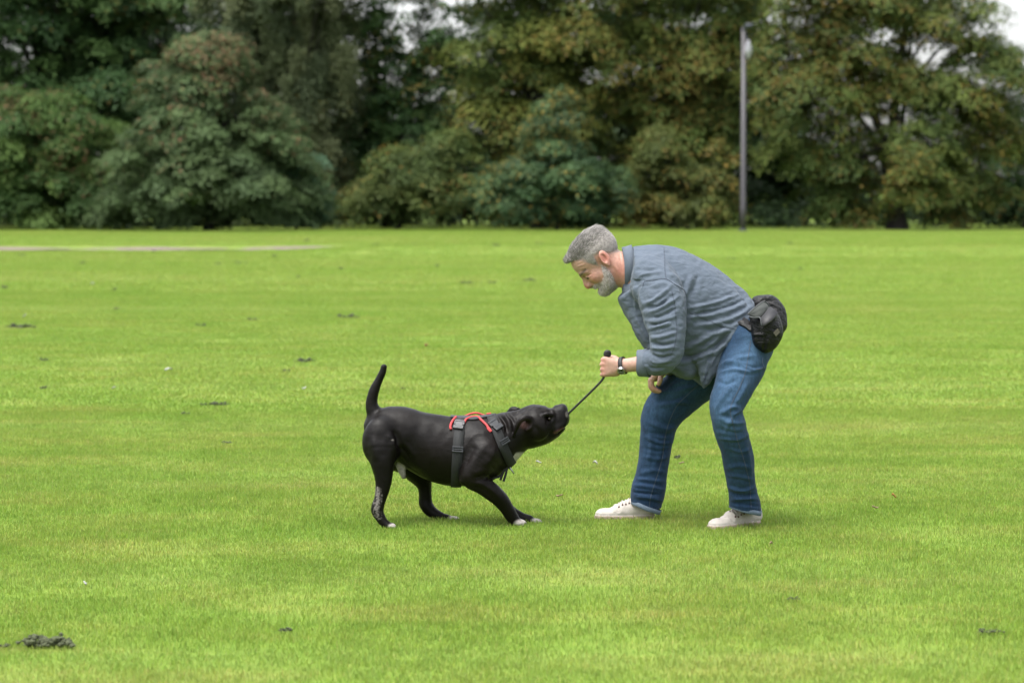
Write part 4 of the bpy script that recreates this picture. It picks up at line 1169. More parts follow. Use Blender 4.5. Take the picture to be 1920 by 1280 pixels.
# collar: a folded band standing round the neck
def ring_band(c, axis, e1, r1, r2, prof, K, wob=0.0):
    axis = axis / np.linalg.norm(axis); e1 = e1 - axis * (e1 @ axis); e1 /= np.linalg.norm(e1); e2 = np.cross(axis, e1)
    VV = [c + axis * (u + wob * math.sin(3 * g + 1)) + (e1 * math.cos(g) * (r1 + o) + e2 * math.sin(g) * (r2 + o)) for g in np.linspace(0, 2 * math.pi, K, endpoint=False) for u, o in prof]
    m = len(prof)
    FF = [[j * m + i, j * m + (i + 1) % m, ((j + 1) % K) * m + (i + 1) % m, ((j + 1) % K) * m + i] for j in range(K) for i in range(m)]
    return np.array(VV), FF
ca, cb = P(1177, 464, 10), P(1181, 540, 10)
v, f = ring_band(P(1178.5, 502.5, 10), P(1188, 502, 10) - P(1168, 503.5, 10), cb - ca, R(37.5), R(35.5), [(-.021, .000), (-.021, .005), (.0, .0085), (.021, .013), (.022, .008), (.0, .003)], 48, .0015)
mk('collar', v, f, simple('collar_cotton', (0.066, 0.082, 0.106), rough=.88, var=.1, vscale=60, bump=.4, bscale=800), shirt)
# collar point and placket at the throat
lapm = simple('placket', (0.063, 0.079, 0.102), rough=.88, var=.1, bump=.4, bscale=800)
def sheet(poly_rows, th=.004):
    """poly_rows: rows of world points, equal length -> thin solid sheet"""
    A = np.array(poly_rows); r, c = A.shape[:2]
    g = np.cross(np.gradient(A, axis=0), np.gradient(A, axis=1)); g /= np.linalg.norm(g, axis=2)[..., None] + 1e-9
    top, bot = A + g * th / 2, A - g * th / 2
    V = np.concatenate([top.reshape(-1, 3), bot.reshape(-1, 3)]); n = r * c
    F = []
    for i in range(r - 1):
        for j in range(c - 1):
            a = i * c + j
            F += [[a, a + 1, a + c + 1, a + c], [n + a, n + a + c, n + a + c + 1, n + a + 1]]
    bd = [(i * c, (i + 1) * c) for i in range(r - 1)] + [((r - 1) * c + j, (r - 1) * c + j + 1) for j in range(c - 1)] + [((i + 1) * c + c - 1, i * c + c - 1) for i in range(r - 1)][::-1] + [(j + 1, j) for j in range(c - 1)][::-1]
    F += [[a, b, n + b, n + a] for a, b in bd]
    return V, F
rows = [[P(1170, 530, 9.955), P(1179, 533, 9.93), P(1189, 524, 9.905)], [P(1167, 546, 9.955), P(1177, 551, 9.925), P(1191, 545, 9.89)], [P(1171, 562, 9.955), P(1176, 564, 9.93), P(1185, 560, 9.90)]]
mk('collar_point', *sheet(rows, .005), lapm, shirt)
rows = [[P(1167, 540, 9.99), P(1172, 545, 9.95), P(1184, 555, 9.915)], [P(1170, 572, 9.985), P(1177, 576, 9.94), P(1189, 578, 9.905)], [P(1184, 602, 9.98), P(1192, 604, 9.93), P(1203, 603, 9.895)], [P(1205, 634, 9.98), P(1212, 634, 9.92), P(1222, 630, 9.885)]]
mk('placket', *sheet(rows, .006), lapm, shirt)
# front corner of the far shirt tail, with its button
rows = [[P(1262, 672, 9.98), P(1290, 690, 9.97), P(1312, 690, 9.97)], [P(1270, 690, 9.98), P(1290, 701, 9.965), P(1308, 702, 9.97)], [P(1287, 707, 9.98), P(1297, 707, 9.97), P(1308, 706, 9.97)]]
mk('shirt_tail', *sheet(rows, .005), simple('tail_cotton', (0.048, 0.058, 0.062), rough=.9, bump=.4, bscale=800), shirt)
bm = bmesh.new(); bmesh.ops.create_cone(bm, cap_ends=True, segments=12, radius1=.008, radius2=.0065, depth=.004)
bmesh.ops.rotate(bm, verts=bm.verts, matrix=Matrix.Rotation(math.radians(70), 3, 'X'))
mk('button', np.array([v.co[:] for v in bm.verts]) + P(1302, 698.5, 9.955), [[v.index for v in q.verts] for q in bm.faces], mat_button, shirt); bm.free()
# rolled cuff
c0 = P(1207, 680.5, 9.758)
e = P(1213, 703, 9.758) - P(1204, 658, 9.758)
v, f = ring_band(c0, -cd, e, R(24.0), R(23), [(-.021, -.003), (-.0205, .0015), (.0, .0030), (.0215, .0060), (.0225, .001), (.0, -.004)], 40, .0022)
mk('cuff', v, f, simple('cuff_cotton', (0.071, 0.088, 0.113), rough=.88, var=.1, vscale=60, bump=.45, bscale=700), shirt)

# ---- shoes
def shoe(heel, toe, nm, ly_=0.0):
    fw = toe - heel; L = np.linalg.norm(fw); fw /= L; up = np.array((0, 0, 1.)); rt = np.cross(fw, up)
    M = np.stack([fw, rt, up], 1)
    q = lambda x, y, z: heel + M @ np.array((x, y, z))
    lo, hi = bounds([q(x, y, z) for x in (-.02, L + .02) for y in (-.07, .07) for z in (0, .15)], .0)
    S = SDF(lo, hi, 0.0035)
    s_ = L / .29
    S.tube([(q(.042 * s_, 0, .050), .038, 1), (q(.10 * s_, 0, .046), .040, 1), (q(.17 * s_, 0, .032), .036, 1.12), (q(.225 * s_, 0, .021), .029, 1.35), (q(.256 * s_, 0, .015), .024, 1.35)], 0, 5)
    S.tube([(q(.040 * s_, 0, .045), .036), (q(.045 * s_, 0, .085), .036), (q(.055 * s_, 0, .11), .038)], .02)
    S.tube([(q(.085 * s_, 0, .075), .028), (q(.13 * s_, 0, .058), .028), (q(.17 * s_, 0, .045), .027)], .02)
    S.plane(q(0, 0, .0), -up)
    # welted sole
    for a, b, r in ((.045, .12, .040), (.12, .20, .043), (.20, .25, .041)):
        S.tube([(q(a * s_, 0, .010), r), (q(b * s_, 0, .010), r + .001)], .0)
    S.plane(q(0, 0, .001), -up)
    X, Y, Z = S.grid((slice(None),) * 3)
    V, F = S.mesh(); V = smooth_mesh(V, F, 2, .4)
    N = vnormals(V, F)
    lz = V[:, 2]; lx = (V - heel) @ fw; ly = (V - heel) @ rt
    V = V - N * (np.exp(-((lz - .017) / .003) ** 2) * .0025)[:, None]                                  # groove above the sole
    toeseam = np.exp(-((lx - (.205 * s_ - ly ** 2 * 9)) / .004) ** 2) * (lz > .02)
    V = V - N * (toeseam * .0016)[:, None] + N * (vnoise(V, 9, 5) * .0016 + .0022 * np.sin(lx * 190) * np.exp(-((lx - .185 * s_) / .03) ** 2) * (lz > .03))[:, None]
    c = np.tile(np.array((0.40, 0.365, 0.33)), (len(V), 1))
    c = blend(c, (0.27, 0.21, 0.17), np.clip((.016 - lz) / .004, 0, 1))
    c = blend(c, (0.24, 0.19, 0.14), np.clip((.03 - lz) / .03, 0, 1) * .35 * np.clip(vnoise(V, 16, 8) + .4, 0, 1))
    o = mk(nm, V, F, mat_shoe, person, cols=c)
    bv = bvh_of(V, F)
    def on(x, y):
        hit, n, _, _ = bv.ray_cast(Vector(q(x * s_, y, .2)), Vector((0, 0, -1)))
        return (np.array(hit), np.array(n)) if hit else (q(x * s_, y, .06), up)
    bm = bmesh.new()
    for i in range(6):
        for sd in (-1, 1):
            p, n = on(.095 + i * .0165, ly_ + sd * (.017 - i * .0004))
            bm2 = bmesh.new(); bmesh.ops.create_icosphere(bm2, subdivisions=1, radius=.0048)
            for v in bm2.verts: v.co += Vector(p)
            vv = np.array([v.co[:] for v in bm2.verts]); ff = [[v.index for v in q_.verts] for q_ in bm2.faces]; bm2.free()
            mk('eyelet', vv, ff, mat_eyelet, o)
        pts_ = [on(.095 + i * .0165, ly_ + y)[0] + up * (.002) for y in np.linspace(-.016, .016, 7)]
        mk('lace', *tube_mesh(pts_, .0024, 5), mat_lace, o)
    b0 = on(.083, 0)[0] + up * .006
    for sd in (-1, 1):
        pts_ = [b0, b0 + fw * .008 + rt * sd * .018 + up * .008, b0 + fw * .016 + rt * sd * .026 - up * .002, b0 + fw * .012 + rt * sd * .010 + up * .001]
        mk('lace', *tube_mesh(catmull(pts_, 5), .0022, 5), mat_lace, o)
    return o
hN, tN = G(1424, 980) - (0, 0, .010), G(1334, 991) - (0, 0, .010); tN = hN + (tN - hN) * 1.03
shoe(hN, tN, 'shoe', -.020)
hF, tF = G(1228, 970.5) - (0, 0, .010), G(1117, 970.5) - (0, 0, .010)
shoe(hF, tF, 'shoe', -.012)

# ---- wristwatch
watch = empty('wristwatch', P(1167, 686, 9.80)); watch.parent = person; watch.location = tuple(P(1167, 686, 9.80) - PO)
wa = P(1158, 687, 9.81) - P(1182, 683, 9.785); wa /= np.linalg.norm(wa)
wc = P(1168, 685.2, 9.797)
def wpart(name, v, f, m, sm=True): return mk(name, v, f, m, watch, smooth=sm)
v, f = ring_band(wc, wa, np.array((0, 0, 1.)), R(15.4), R(12.6), [(-.0085, -.0005), (-.0085, .002), (.0085, .002), (.0085, -.0005)], 36)
wpart('watch_strap', v, f, mat_blackrubber)
fd = np.array((0.05, -0.84, -0.54)); fd = fd - wa * (fd @ wa); fd /= np.linalg.norm(fd)
fc = wc + fd * (R(13.4) + .001)
W = frame(wa, fd)
def disc(r, z0, z1, seg=28, r2=None):
    r2 = r if r2 is None else r2
    vv = [W @ np.array((r * math.cos(g), r * math.sin(g), z0)) + fc for g in np.linspace(0, 2 * math.pi, seg, endpoint=False)]
    vv += [W @ np.array((r2 * math.cos(g), r2 * math.sin(g), z1)) + fc for g in np.linspace(0, 2 * math.pi, seg, endpoint=False)]
    ff = [[i, (i + 1) % seg, seg + (i + 1) % seg, seg + i] for i in range(seg)] + [list(range(seg))[::-1], list(range(seg, 2 * seg))]
    return np.array(vv), ff
wpart('watch_case', *disc(.0172, -.004, .006, r2=.0165), mat_steel, False)
wpart('watch_dial', *disc(.0142, .0062, .0070), mat_dial, False)
for i in range(12):
    g = 2 * math.pi * i / 12
    v, f = box_mesh((.0014 if i % 3 else .002, .0030 if i % 3 else .0042, .0006), 0)
    Rz = np.array([[math.cos(g), -math.sin(g), 0], [math.sin(g), math.cos(g), 0], [0, 0, 1]])
    v = (Rz @ (v + np.array((0, .0115, .0074))).T).T @ W.T + fc
    wpart('hour_mark', v, f, mat_index, False)
for g, l in ((1.1, .007), (4.3, .010)):
    v, f = box_mesh((.0014, l, .0006), 0)
    Rz = np.array([[math.cos(g), -math.sin(g), 0], [math.sin(g), math.cos(g), 0], [0, 0, 1]])
    wpart('watch_hand', (Rz @ (v + np.array((0, l / 2, .0080))).T).T @ W.T + fc, f, mat_index, False)
for sx in (-1, 1):
    v, f = box_mesh((.003, .040, .003), .001)
    wpart('watch_lug', (v + np.array((sx * .0085, 0, .000))) @ W.T + fc, f, mat_steel, False)

# clicker held in the right hand
bm = bmesh.new(); bmesh.ops.create_icosphere(bm, subdivisions=2, radius=1)
cv = np.array([v.co[:] for v in bm.verts]) * np.array((.012, .010, .007)) + P(1234.5, 722.5, 10.035); cf = [[v.index for v in q.verts] for q in bm.faces]; bm.free()
ck = mk('clicker', cv, cf, mat_blackrubber, None, P(1234.5, 722.5, 10.035))
tag(ck, 'tiny black clicker under the thumb of the man\'s lowered right hand', 'clicker')

# ------------------------------------------------------------------ waist bag
z7 = lambda a, b: (1380 + a / 8.533, 530 + b / 8.533)
mat_bag = simple('bag_nylon', (0.0042, 0.0042, 0.0050), rough=.5, var=.35, vscale=60, bump=.7, bscale=250, spec=.25, wrinkle=.6)
mat_bag2 = simple('bag_flap', (0.008, 0.0078, 0.010), rough=.6, var=.25, vscale=60, bump=.5, bscale=350)
mat_mesh = simple('bag_mesh', (0.018, 0.022, 0.019), rough=.8, var=.5, vscale=300)
mat_pipe = simple('bag_piping', (0.032, 0.037, 0.04), rough=.6)
mat_patch = simple('bag_patch', (0.095, 0.082, 0.065), rough=.8, var=.2)
bag0 = P(1430, 612, 9.88)
bag = empty('waist_bag', bag0)
tag(bag, 'black nylon waist bag with two pouches on the man\'s hip', 'waist bag')
S = SDF(*bounds([P(1392, 668, 9.68), P(1482, 540, 9.68), P(1392, 668, 10.1), P(1482, 540, 10.1)], 0), 0.0035)
bx = P(1462, 640, 9.8) - P(1430, 575, 9.8)
Mb = frame(np.array((.40, -.12, -.9)), np.array((-.35, -.92, -.05)))
S.tube([(P(1422, 596, 9.82), R(17), 1.15), (P(1436, 610, 9.80), R(27), 1.05), (P(1436, 632, 9.80), R(27), 1.0), (P(1433, 644, 9.80), R(16), 1.1)], 0, 5)
S.tube([(P(1444, 600, 9.82), R(17), 1.2), (P(1451, 622, 9.80), R(15), 1.3)], .02)
S.plane(P(1425, 588, 9.8), np.array((-.35, -.15, 1.0)), .004, P(1390, 640, 9.6), P(1480, 560, 10.0))
S.tube([(P(1420, 582, 9.81), R(12), 1.0), (P(1424, 598, 9.81), R(13), 1.0)], .004, 3, 'sub')
V, F = S.mesh(); V = smooth_mesh(V, F, 1, .4)
V = sculpt(V, F, [([z7(*a) for a in l], wd, am) for l, wd, am in (
    (((220, 560), (380, 580), (420, 700)), 2.5, -4), (((430, 700), (560, 650), (680, 500)), 2.5, 4), (((480, 820), (470, 950), (440, 1090)), 2.5, -5), (((250, 700), (300, 800), (310, 1000)), 3, 4),
    (((560, 700), (640, 760), (690, 900)), 3, -3), (((220, 820), (350, 830), (480, 830)), 2.5, 5), (((700, 500), (750, 650), (760, 850)), 2.5, 4))])
V = V + vnormals(V, F) * (vnoise(V, 14, 61) * .0022)[:, None]
pouch = mk('pouch', V, F, mat_bag, bag); PB = bvh_of(V, F)
tag(pouch, 'near pouch with open top and front flap')
S = SDF(*bounds([P(1392, 668, 9.75), P(1486, 536, 9.75), P(1392, 668, 10.2), P(1486, 536, 10.2)], 0), 0.004)
S.tube([(P(1426, 572, 9.99), R(19), 1.2), (P(1444, 573, 9.99), R(20), 1.2), (P(1452, 590, 9.97), R(21), 1.2), (P(1452, 612, 9.95), R(20), 1.2)], 0, 5)
S.tube([(P(1462, 585, 9.97), R(10), 1.3), (P(1466, 606, 9.95), R(10), 1.3), (P(1462, 622, 9.94), R(6), 1.3)], .012)
S.plane(P(1430, 549, 9.98), np.array((-.12, -.1, 1.0)), .005)
V, F = S.mesh(); V = smooth_mesh(V, F, 1, .4)
V = sculpt(V, F, [([z7(*a) for a in l], wd, am) for l, wd, am in ((((310, 270), (480, 290), (680, 270)), 2.2, -5), (((520, 330), (640, 370), (740, 440)), 2.5, 5), (((700, 300), (740, 420), (790, 560)), 2.5, -4), (((400, 180), (480, 230), (640, 200)), 2.5, 4))])
V = V + vnormals(V, F) * (vnoise(V, 13, 66) * .0025)[:, None]
tag(mk('pouch', V, F, mat_bag, bag), 'rear pouch behind the near one')
q7 = lambda a, b, d: P(*z7(a, b), d)
mk('mesh_opening', *sheet([[q7(190, 510, 9.765), q7(290, 540, 9.745), q7(385, 562, 9.735)], [q7(310, 405, 9.80), q7(380, 420, 9.785), q7(460, 470, 9.765)], [q7(435, 310, 9.85), q7(490, 335, 9.84), q7(540, 385, 9.81)]], .003), mat_mesh, pouch)
for line in (((180, 510), (300, 400), (435, 303), (500, 330), (540, 385)), ((210, 545), (300, 560), (385, 562), (410, 690)), ((540, 385), (460, 470), (390, 562))):
    dd = np.interp([a for a, b in line], [180, 540], [9.755, 9.80])
    if line[0] == (210, 545): dd = [9.752, 9.742, 9.732, 9.715]
    p_ = catmull([q7(a, b, d - .004) for (a, b), d in zip(line, dd)], 4)
    mk('piping', *tube_mesh(p_, .0028, 6), mat_pipe, pouch)
mk('flap', *sheet([[q7(392, 566, 9.728), q7(468, 480, 9.755), q7(545, 385, 9.79)], [q7(412, 640, 9.705), q7(520, 560, 9.722), q7(620, 430, 9.765)], [q7(436, 702, 9.695), q7(560, 620, 9.70), q7(682, 488, 9.745)]], .005), mat_bag2, pouch)
a, n = project(PB, [z7(596, 795), z7(640, 755), z7(688, 715)], off=.0005)
c_, n_ = cast(PB, *z7(648, 792))
if c_ is not None:
    u_ = q7(690, 735, 9.7) - q7(600, 800, 9.7)
    Mf = frame(u_, n_)
    v, f = box_mesh((.027, .021, .002), .0006)
    tag(mk('patch', v @ Mf.T + c_ + n_ * .001, f, mat_patch, pouch, smooth=False), 'small tan fabric patch')
a = catmull([P(1452, 556, 9.99), P(1446, 556, 9.93), P(1440, 557, 9.90)], 4)
v, f = box_mesh((.012, .006, .005), .001); mk('zip_pull', v + P(1444, 555.5, 9.885), f, mat_pipe, bag)
a, n = project(JB, [(1378, 594), (1390, 602), (1404, 610), (1412, 616)], off=.003)
if len(a) > 3: mk('belt', *ribbon(a, n, .046, .003), mat_bag, bag)

# ------------------------------------------------------------------ tug rope
mat_rope = simple('rope', (0.007, 0.007, 0.0075), rough=.7, var=.4, vscale=200)
mat_fleck = simple('rope_fleck', (0.028, 0.028, 0.03), rough=.8)
rp = catmull([P(1139, 661, 9.817), P(1138.5, 676, 9.820), P(1136, 694, 9.822), P(1131, 709, 9.825), P(1118, 724, 9.845), P(1090, 751.5, 9.92), P(1064, 776.5, 9.985), P(1048, 790, 10.0)], 8)
ro = P(1098, 743, 9.9)
rope = empty('tug_rope', ro)
tag(rope, 'thin black braided tug rope stretched between the man\'s fist and the dog\'s mouth', 'rope')
rp = np.array(rp)
mk('core', *tube_mesh(rp, .0042, 8), mat_rope, rope)
T = np.gradient(rp, axis=0); L = np.concatenate([[0], np.cumsum(np.linalg.norm(np.diff(rp, axis=0), axis=1))])
fine = np.linspace(0, L[-1], 260); fp = np.stack([np.interp(fine, L, rp[:, i]) for i in range(3)], 1)
tt = np.gradient(fp, axis=0); tt /= np.linalg.norm(tt, axis=1)[:, None]
s1 = np.cross(tt, (0, 1., 0.2)); s1 /= np.linalg.norm(s1, axis=1)[:, None]; s2 = np.cross(tt, s1)
for k in range(3):
    g = fine / .030 * 2 * math.pi + k * 2.094
    mk('strand', *tube_mesh(fp + (s1 * np.cos(g)[:, None] + s2 * np.sin(g)[:, None]) * .0030, .0023, 5), mat_fleck if k == 2 else mat_rope, rope)
S = SDF(*bounds([P(1128, 676, 9.79), P(1150, 650, 9.85)], .0), .0016)
S.ell(P(1138.8, 664, 9.818), (R(7.3), R(6.5), R(6.5)), None, 0)
S.ell(P(1139, 660, 9.815), (R(6.2), R(6), R(4.2)), None, .004)
for g in range(3):
    S.tube([(P(1132.5, 659 + g * 4.2, 9.807), .0012), (P(1138, 661 + g * 4, 9.801), .0012), (P(1145, 658 + g * 4.2, 9.808), .0012)], .002, 4, 'sub')
V, F = S.mesh(); mk('knot', V, F, mat_rope, rope)
# ------------------------------------------------------------------ the dog
DO = G(850, 984)
mat_coat = simple('short_black_coat', None, rough=.40, var=.3, vscale=140, bump=.5, bscale=650, spec=.12, stretch=(.22, 1, 1))
mat_web = simple('black_webbing', (0.0046, 0.0053, 0.0058), rough=.75, var=.3, vscale=300, bump=.5, bscale=900)
mat_buckle = simple('buckle_plastic', (0.010, 0.0115, 0.014), rough=.35, var=.1)
mat_red = simple('red_piping', (0.33, 0.024, 0.026), rough=.7, var=.15, bump=.3)
mat_greyweb = simple('grey_webbing', (0.018, 0.02, 0.024), rough=.8, var=.2, vscale=200)
mat_tag = simple('steel_tag', (0.3, 0.3, 0.29), rough=.35, var=.1, metal=.8)
mat_dogeye = simple('dog_eye', (0.012, 0.007, 0.004), rough=.12, var=.05)
lo, hi = P(668, 1000, 9.7), P(1078, 672, 10.3)
D = SDF((lo[0], 9.72, lo[2]), (hi[0], 10.28, hi[2]), 0.0037)
# trunk
D.tube(pts((712, 800, 10.0, 30, .95), (728, 800, 10.0, 38, 1.08), (752, 811, 10.0, 49, .98), (782, 825, 10.0, 55, .88), (815, 838, 10.0, 62, .86), (850, 846, 10.0, 65.5, .90), (885, 844, 10.0, 63, .95), (915, 838, 10.0, 55.5, 1.0), (934, 832, 10.0, 47, 1.0)), 0, 6)
D.ell(P(905, 862, 10.0), (R(40), 0.105, R(42)), None, .02)
D.tube(pts((925, 826, 10.0, 47), (950, 816, 10.0, 43.5, .92), (975, 806, 10.0, 38, .92), (996, 799, 10.0, 36, .95)), .02, 5)
trunk = D.copy()
# head
hd = P(1050, 778, 10) - P(990, 800, 10); MH = frame(hd, (0, 1, 0))        # columns: forward, ., depth
D.ell(P(1000, 796, 10.0), (R(33), R(36.5), 0.088), MH, .015)
D.ell(P(1008, 800, 9.935), (R(22), R(25), 0.030), MH, .02)
D.ell(P(1008, 800, 10.065), (R(22), R(25), 0.030), MH, .02)
D.tube(pts((1006, 778, 10.0, 20, 1.5), (1022, 775, 10.0, 15, 1.6)), .015)
D.tube(pts((1018, 796, 10.0, 30, 1.05), (1034, 791, 10.0, 27, 1.0), (1045, 786, 10.0, 22.5, 1.05), (1050, 782, 10.0, 18, 1.15)), .014, 5)
D.tube(pts((1030, 778, 10.0, 14, 1.3), (1043, 772, 10.0, 13, 1.3), (1052, 768, 10.0, 11, 1.4)), .012)
D.ell(P(1055.5, 766, 10.0), (R(8), 0.024, R(8.5)), None, .008)
for s in (-1, 1):
    D.tube([(P(1057, 780, 10 + s * .022), R(7)), (P(1055, 794, 10 + s * .032), R(8)), (P(1044, 802, 10 + s * .044), R(8))], .008)
    D.ell(P(1060.5, 767, 10 + s * .010), (.0035, .004, .0045), None, .002, 'sub')
D.tube(pts((998, 822, 10.0, 18, 1.4), (1022, 817, 10.0, 15, 1.5), (1040, 811, 10.0, 10, 1.8), (1051, 804, 10.0, 7, 1.9)), .012, 5)
D.tube([(P(1062, 793, 9.90), R(1.4)), (P(1054, 803, 9.90), R(1.6)), (P(1042, 810, 9.92), R(1.6)), (P(1034, 811, 9.925), R(1.0))], .002, 4, 'sub')
D.rbox(P(1056, 803.0, 10.0), (R(12), .06, R(.9)), frame(P(1060, 797, 10) - P(1040, 811, 10), (0, 1, 0))[:, [0, 2, 1]], .001, .003, 'sub')
D.ell(P(1031.5, 761.5, 10.0), (R(6), .06, R(3.6)), None, .008, 'sub')
for s in (-1, 1):      # eyes and brow
    D.ell(P(1030, 784.5, 10 + s * .066), (R(4), .010, R(3.4)), None, .005, 'sub')
    D.tube([(P(1018, 779, 10 + s * .073), R(4)), (P(1026, 776.5, 10 + s * .066), R(4)), (P(1034, 778, 10 + s * .052), R(3.5))], .006)
# rose ears
for s in (-1, 1):
    d = lambda a: 10 + s * a
    dx, dy = (0, 0) if s < 0 else (-20, -16)
    D.tube([(P(996 + dx * .5, 787 + dy * .4, d(.082)), R(6)), (P(985 + dx, 783.5 + dy, d(.098)), R(6)), (P(975 + dx, 789 + dy, d(.104)), R(5)), (P(969 + dx, 800 + dy, d(.100)), R(4)), (P(963 + dx, 817 + dy * .6, d(.088)), R(2.2))], .005, 5)
    D.tube([(P(996 + dx * .5, 789 + dy * .4, d(.085)), R(5)), (P(997 + dx * .6, 799 + dy * .5, d(.090)), R(4.0)), (P(988 + dx, 806 + dy, d(.092)), R(3))], .005, 4)
    D.ell(P(984.5 + dx, 794.5 + dy, d(.100)), (R(7.5), .016, R(6)), None, .004, 'sub')
# tail
D.tube(pts((706, 782, 10.0, 17), (698, 763, 10.0, 12.5), (697.5, 748, 10.0, 10.8), (702, 731, 10.0, 9.6), (710, 713, 10.0, 8.0), (717, 698, 10.0, 7.0), (719.5, 688, 10.0, 6.2)), .012, 5)
# near hind leg
D.ell(P(714, 828, 9.915), (R(35), .062, R(46)), None, .025)
D.ell(P(728, 845, 9.905), (R(17), .05, R(24)), None, .025)
D.tube(pts((716, 840, 9.905, 30), (717, 866, 9.885, 22.5), (719, 889, 9.878, 17.5), (718, 911, 9.875, 14), (713, 935, 9.872, 11.3), (708.5, 951, 9.870, 11.3), (710, 963, 9.868, 10), (717, 975, 9.865, 8.6), (724, 982, 9.863, 8.2)), .014, 5)
D.ell(P(731, 984.5, 9.862), (R(11), R(9), R(6.2)), None, .008)
D.tube(pts((707, 940, 9.87, 5), (701, 955, 9.87, 4.5), (704, 964, 9.87, 5)), .008)
for k in (-1, 0, 1): D.ell(P(738, 986, 9.862 + k * .011), (R(4.5), R(2.8), R(4)), None, .003)
# far hind leg
D.ell(P(742, 838, 10.095), (R(38), .06, R(46)), None, .03)
D.tube(pts((765, 858, 10.10, 32), (784, 884, 10.115, 24), (795, 908, 10.125, 14.5), (797, 928, 10.13, 12.6), (799, 946, 10.132, 12.6), (812, 960, 10.13, 10.3), (828, 967.5, 10.128, 8), (840, 970, 10.127, 6.5)), .014, 5)
D.ell(P(850, 971, 10.125), (R(12), R(8), R(5)), None, .008)
for k in (-1, 0, 1): D.ell(P(858, 972, 10.125 + k * .011), (R(4.5), R(2.6), R(3)), None, .003)
# near foreleg, braced forward
D.ell(P(900, 850, 9.915), (R(34), .052, R(44)), None, .03)
D.tube(pts((908, 850, 9.905, 34), (890, 880, 9.885, 27), (884, 896, 9.875, 20), (903, 908, 9.885, 17.5), (922, 921.5, 9.90, 16.8), (938.5, 936.5, 9.918, 15), (952, 955, 9.933, 13), (960.5, 969, 9.942, 11.6), (966, 977, 9.945, 10.2)), .014, 5)
D.ell(P(868, 899, 9.875), (R(7), .022, R(8)), None, .012)
D.ell(P(973, 979, 9.945), (R(13.5), R(11), R(7)), None, .008)
for k in (-1, 0, 1, ): D.ell(P(981, 981.5, 9.945 + k * .012), (R(5), R(3), R(3.6)), None, .003)
# far foreleg
D.tube(pts((912, 870, 10.08, 34), (897, 892, 10.095, 20), (914, 913, 10.085, 16), (935, 936, 10.075, 13.5), (954, 956, 10.065, 11.5), (975, 968, 10.06, 9.5), (993, 973, 10.055, 8.5)), .014, 5)
D.ell(P(1004, 975.5, 10.05), (R(11.5), R(9), R(5.5)), None, .008)
for k in (-1, 0, 1): D.ell(P(1013, 977.5, 10.05 + k * .011), (R(5), R(3), R(3.4)), None, .003)
# belly tuft
D.tube(pts((750, 862, 10.0, 12), (753, 880, 9.985, 7.5), (757, 893, 9.98, 5)), .012)
V, F = D.mesh(); V = smooth_mesh(V, F, 1, .4)
z4 = lambda *l: [(660 + a / 3.8786, 670 + b / 3.8786) for a, b in l]
z6 = lambda *l: [(830 + a / 7.68, 740 + b / 7.68) for a, b in l]
V = sculpt(V, F, [(l, wd, am) for l, wd, am in (
    (z4((300, 520), (330, 590), (330, 660)), 5, -7), (z4((240, 560), (290, 600), (320, 690)), 6, 5), (z4((180, 760), (160, 660), (150, 560)), 7, 4), (z4((330, 640), (380, 680), (440, 760)), 5, -6),
    (z4((820, 800), (850, 720), (900, 620)), 7, -5), (z4((840, 620), (900, 560), (1000, 560)), 9, 4), (z4((960, 800), (1020, 720), (1040, 640)), 7, 5), (z4((880, 880), (980, 860), (1030, 880)), 5, -6),
    (z4((820, 930), (960, 960), (1060, 1060)), 4, -3), (z4((900, 900), (1010, 960), (1090, 1040)), 5, 3),
    (z6((720, 290), (800, 360), (860, 460), (880, 560)), 3, 6), (z6((790, 270), (860, 340), (910, 430), (930, 560)), 2.5, -6), (z6((850, 260), (920, 330), (970, 430), (990, 540)), 3, 6), (z6((900, 270), (980, 330), (1030, 420)), 2.5, -5),
    (z6((960, 250), (1100, 200), (1300, 150)), 3, 4), (z6((1000, 300), (1150, 210), (1380, 170)), 2.5, -4), (z6((1150, 240), (1260, 180), (1420, 180)), 2.5, 3),
    (z6((1300, 420), (1400, 560), (1420, 660)), 5, -4), (z6((1450, 260), (1500, 330), (1500, 440)), 2.5, -4), (z6((1560, 200), (1600, 300), (1580, 420)), 3, 3), (z6((1540, 460), (1600, 530), (1680, 500)), 2.5, 3),
    (z4((330, 700), (420, 800), (520, 860)), 6, -4), (z4((500, 480), (560, 640), (580, 800)), 12, 3), (z4((480, 450), (600, 470), (700, 560)), 14, 3))])
N = vnormals(V, F); V = V + N * (vnoise(V, 8, 71) * .0018)[:, None]
V[:, 2] -= np.clip(.06 - V[:, 2], 0, 1) * .05
px, py = pix(V)
c = np.tile(np.array((0.0034, 0.0026, 0.0023)), (len(V), 1))
c = blend(c, (0.0060, 0.0044, 0.0038), np.clip(vnoise(V, 3, 72) * .8 + .2, 0, 1))
nz = vnoise(V, 30, 73); nz2 = vnoise(V, 60, 74)
wht = np.array((0.33, 0.30, 0.275))
def spot(x, y, rx, ry): return np.clip(1.5 - ((px - x) / rx) ** 2 - ((py - y) / ry) ** 2, 0, 1)
dd = V[:, 1]
m = spot(737, 987, 9, 6) + spot(858, 972, 17, 7) * (dd > 10.05) + spot(980, 981, 15, 8) * (dd < 10.0) * (nz > -.5) + spot(1011, 977, 14, 8) * (dd > 10.0)
m = np.clip(m * (1 + .3 * nz), 0, 1)
m = np.maximum(m, spot(978, 857, 22, 9) * .9 * (np.abs(dd - 10) < .07) * (N[:, 2] < .1))
m = np.maximum(m, spot(1063, 776, 3, 6) * .25)
m = np.maximum(m, spot(752, 882, 9, 20) * .7 * (np.abs(dd - 9.99) < .03) * (py > 858))
leg = np.exp(-(pdist(px, py, [(708, 918), (709, 935), (706, 950), (708, 966)])[0] / 6) ** 2) * (dd < 9.9)
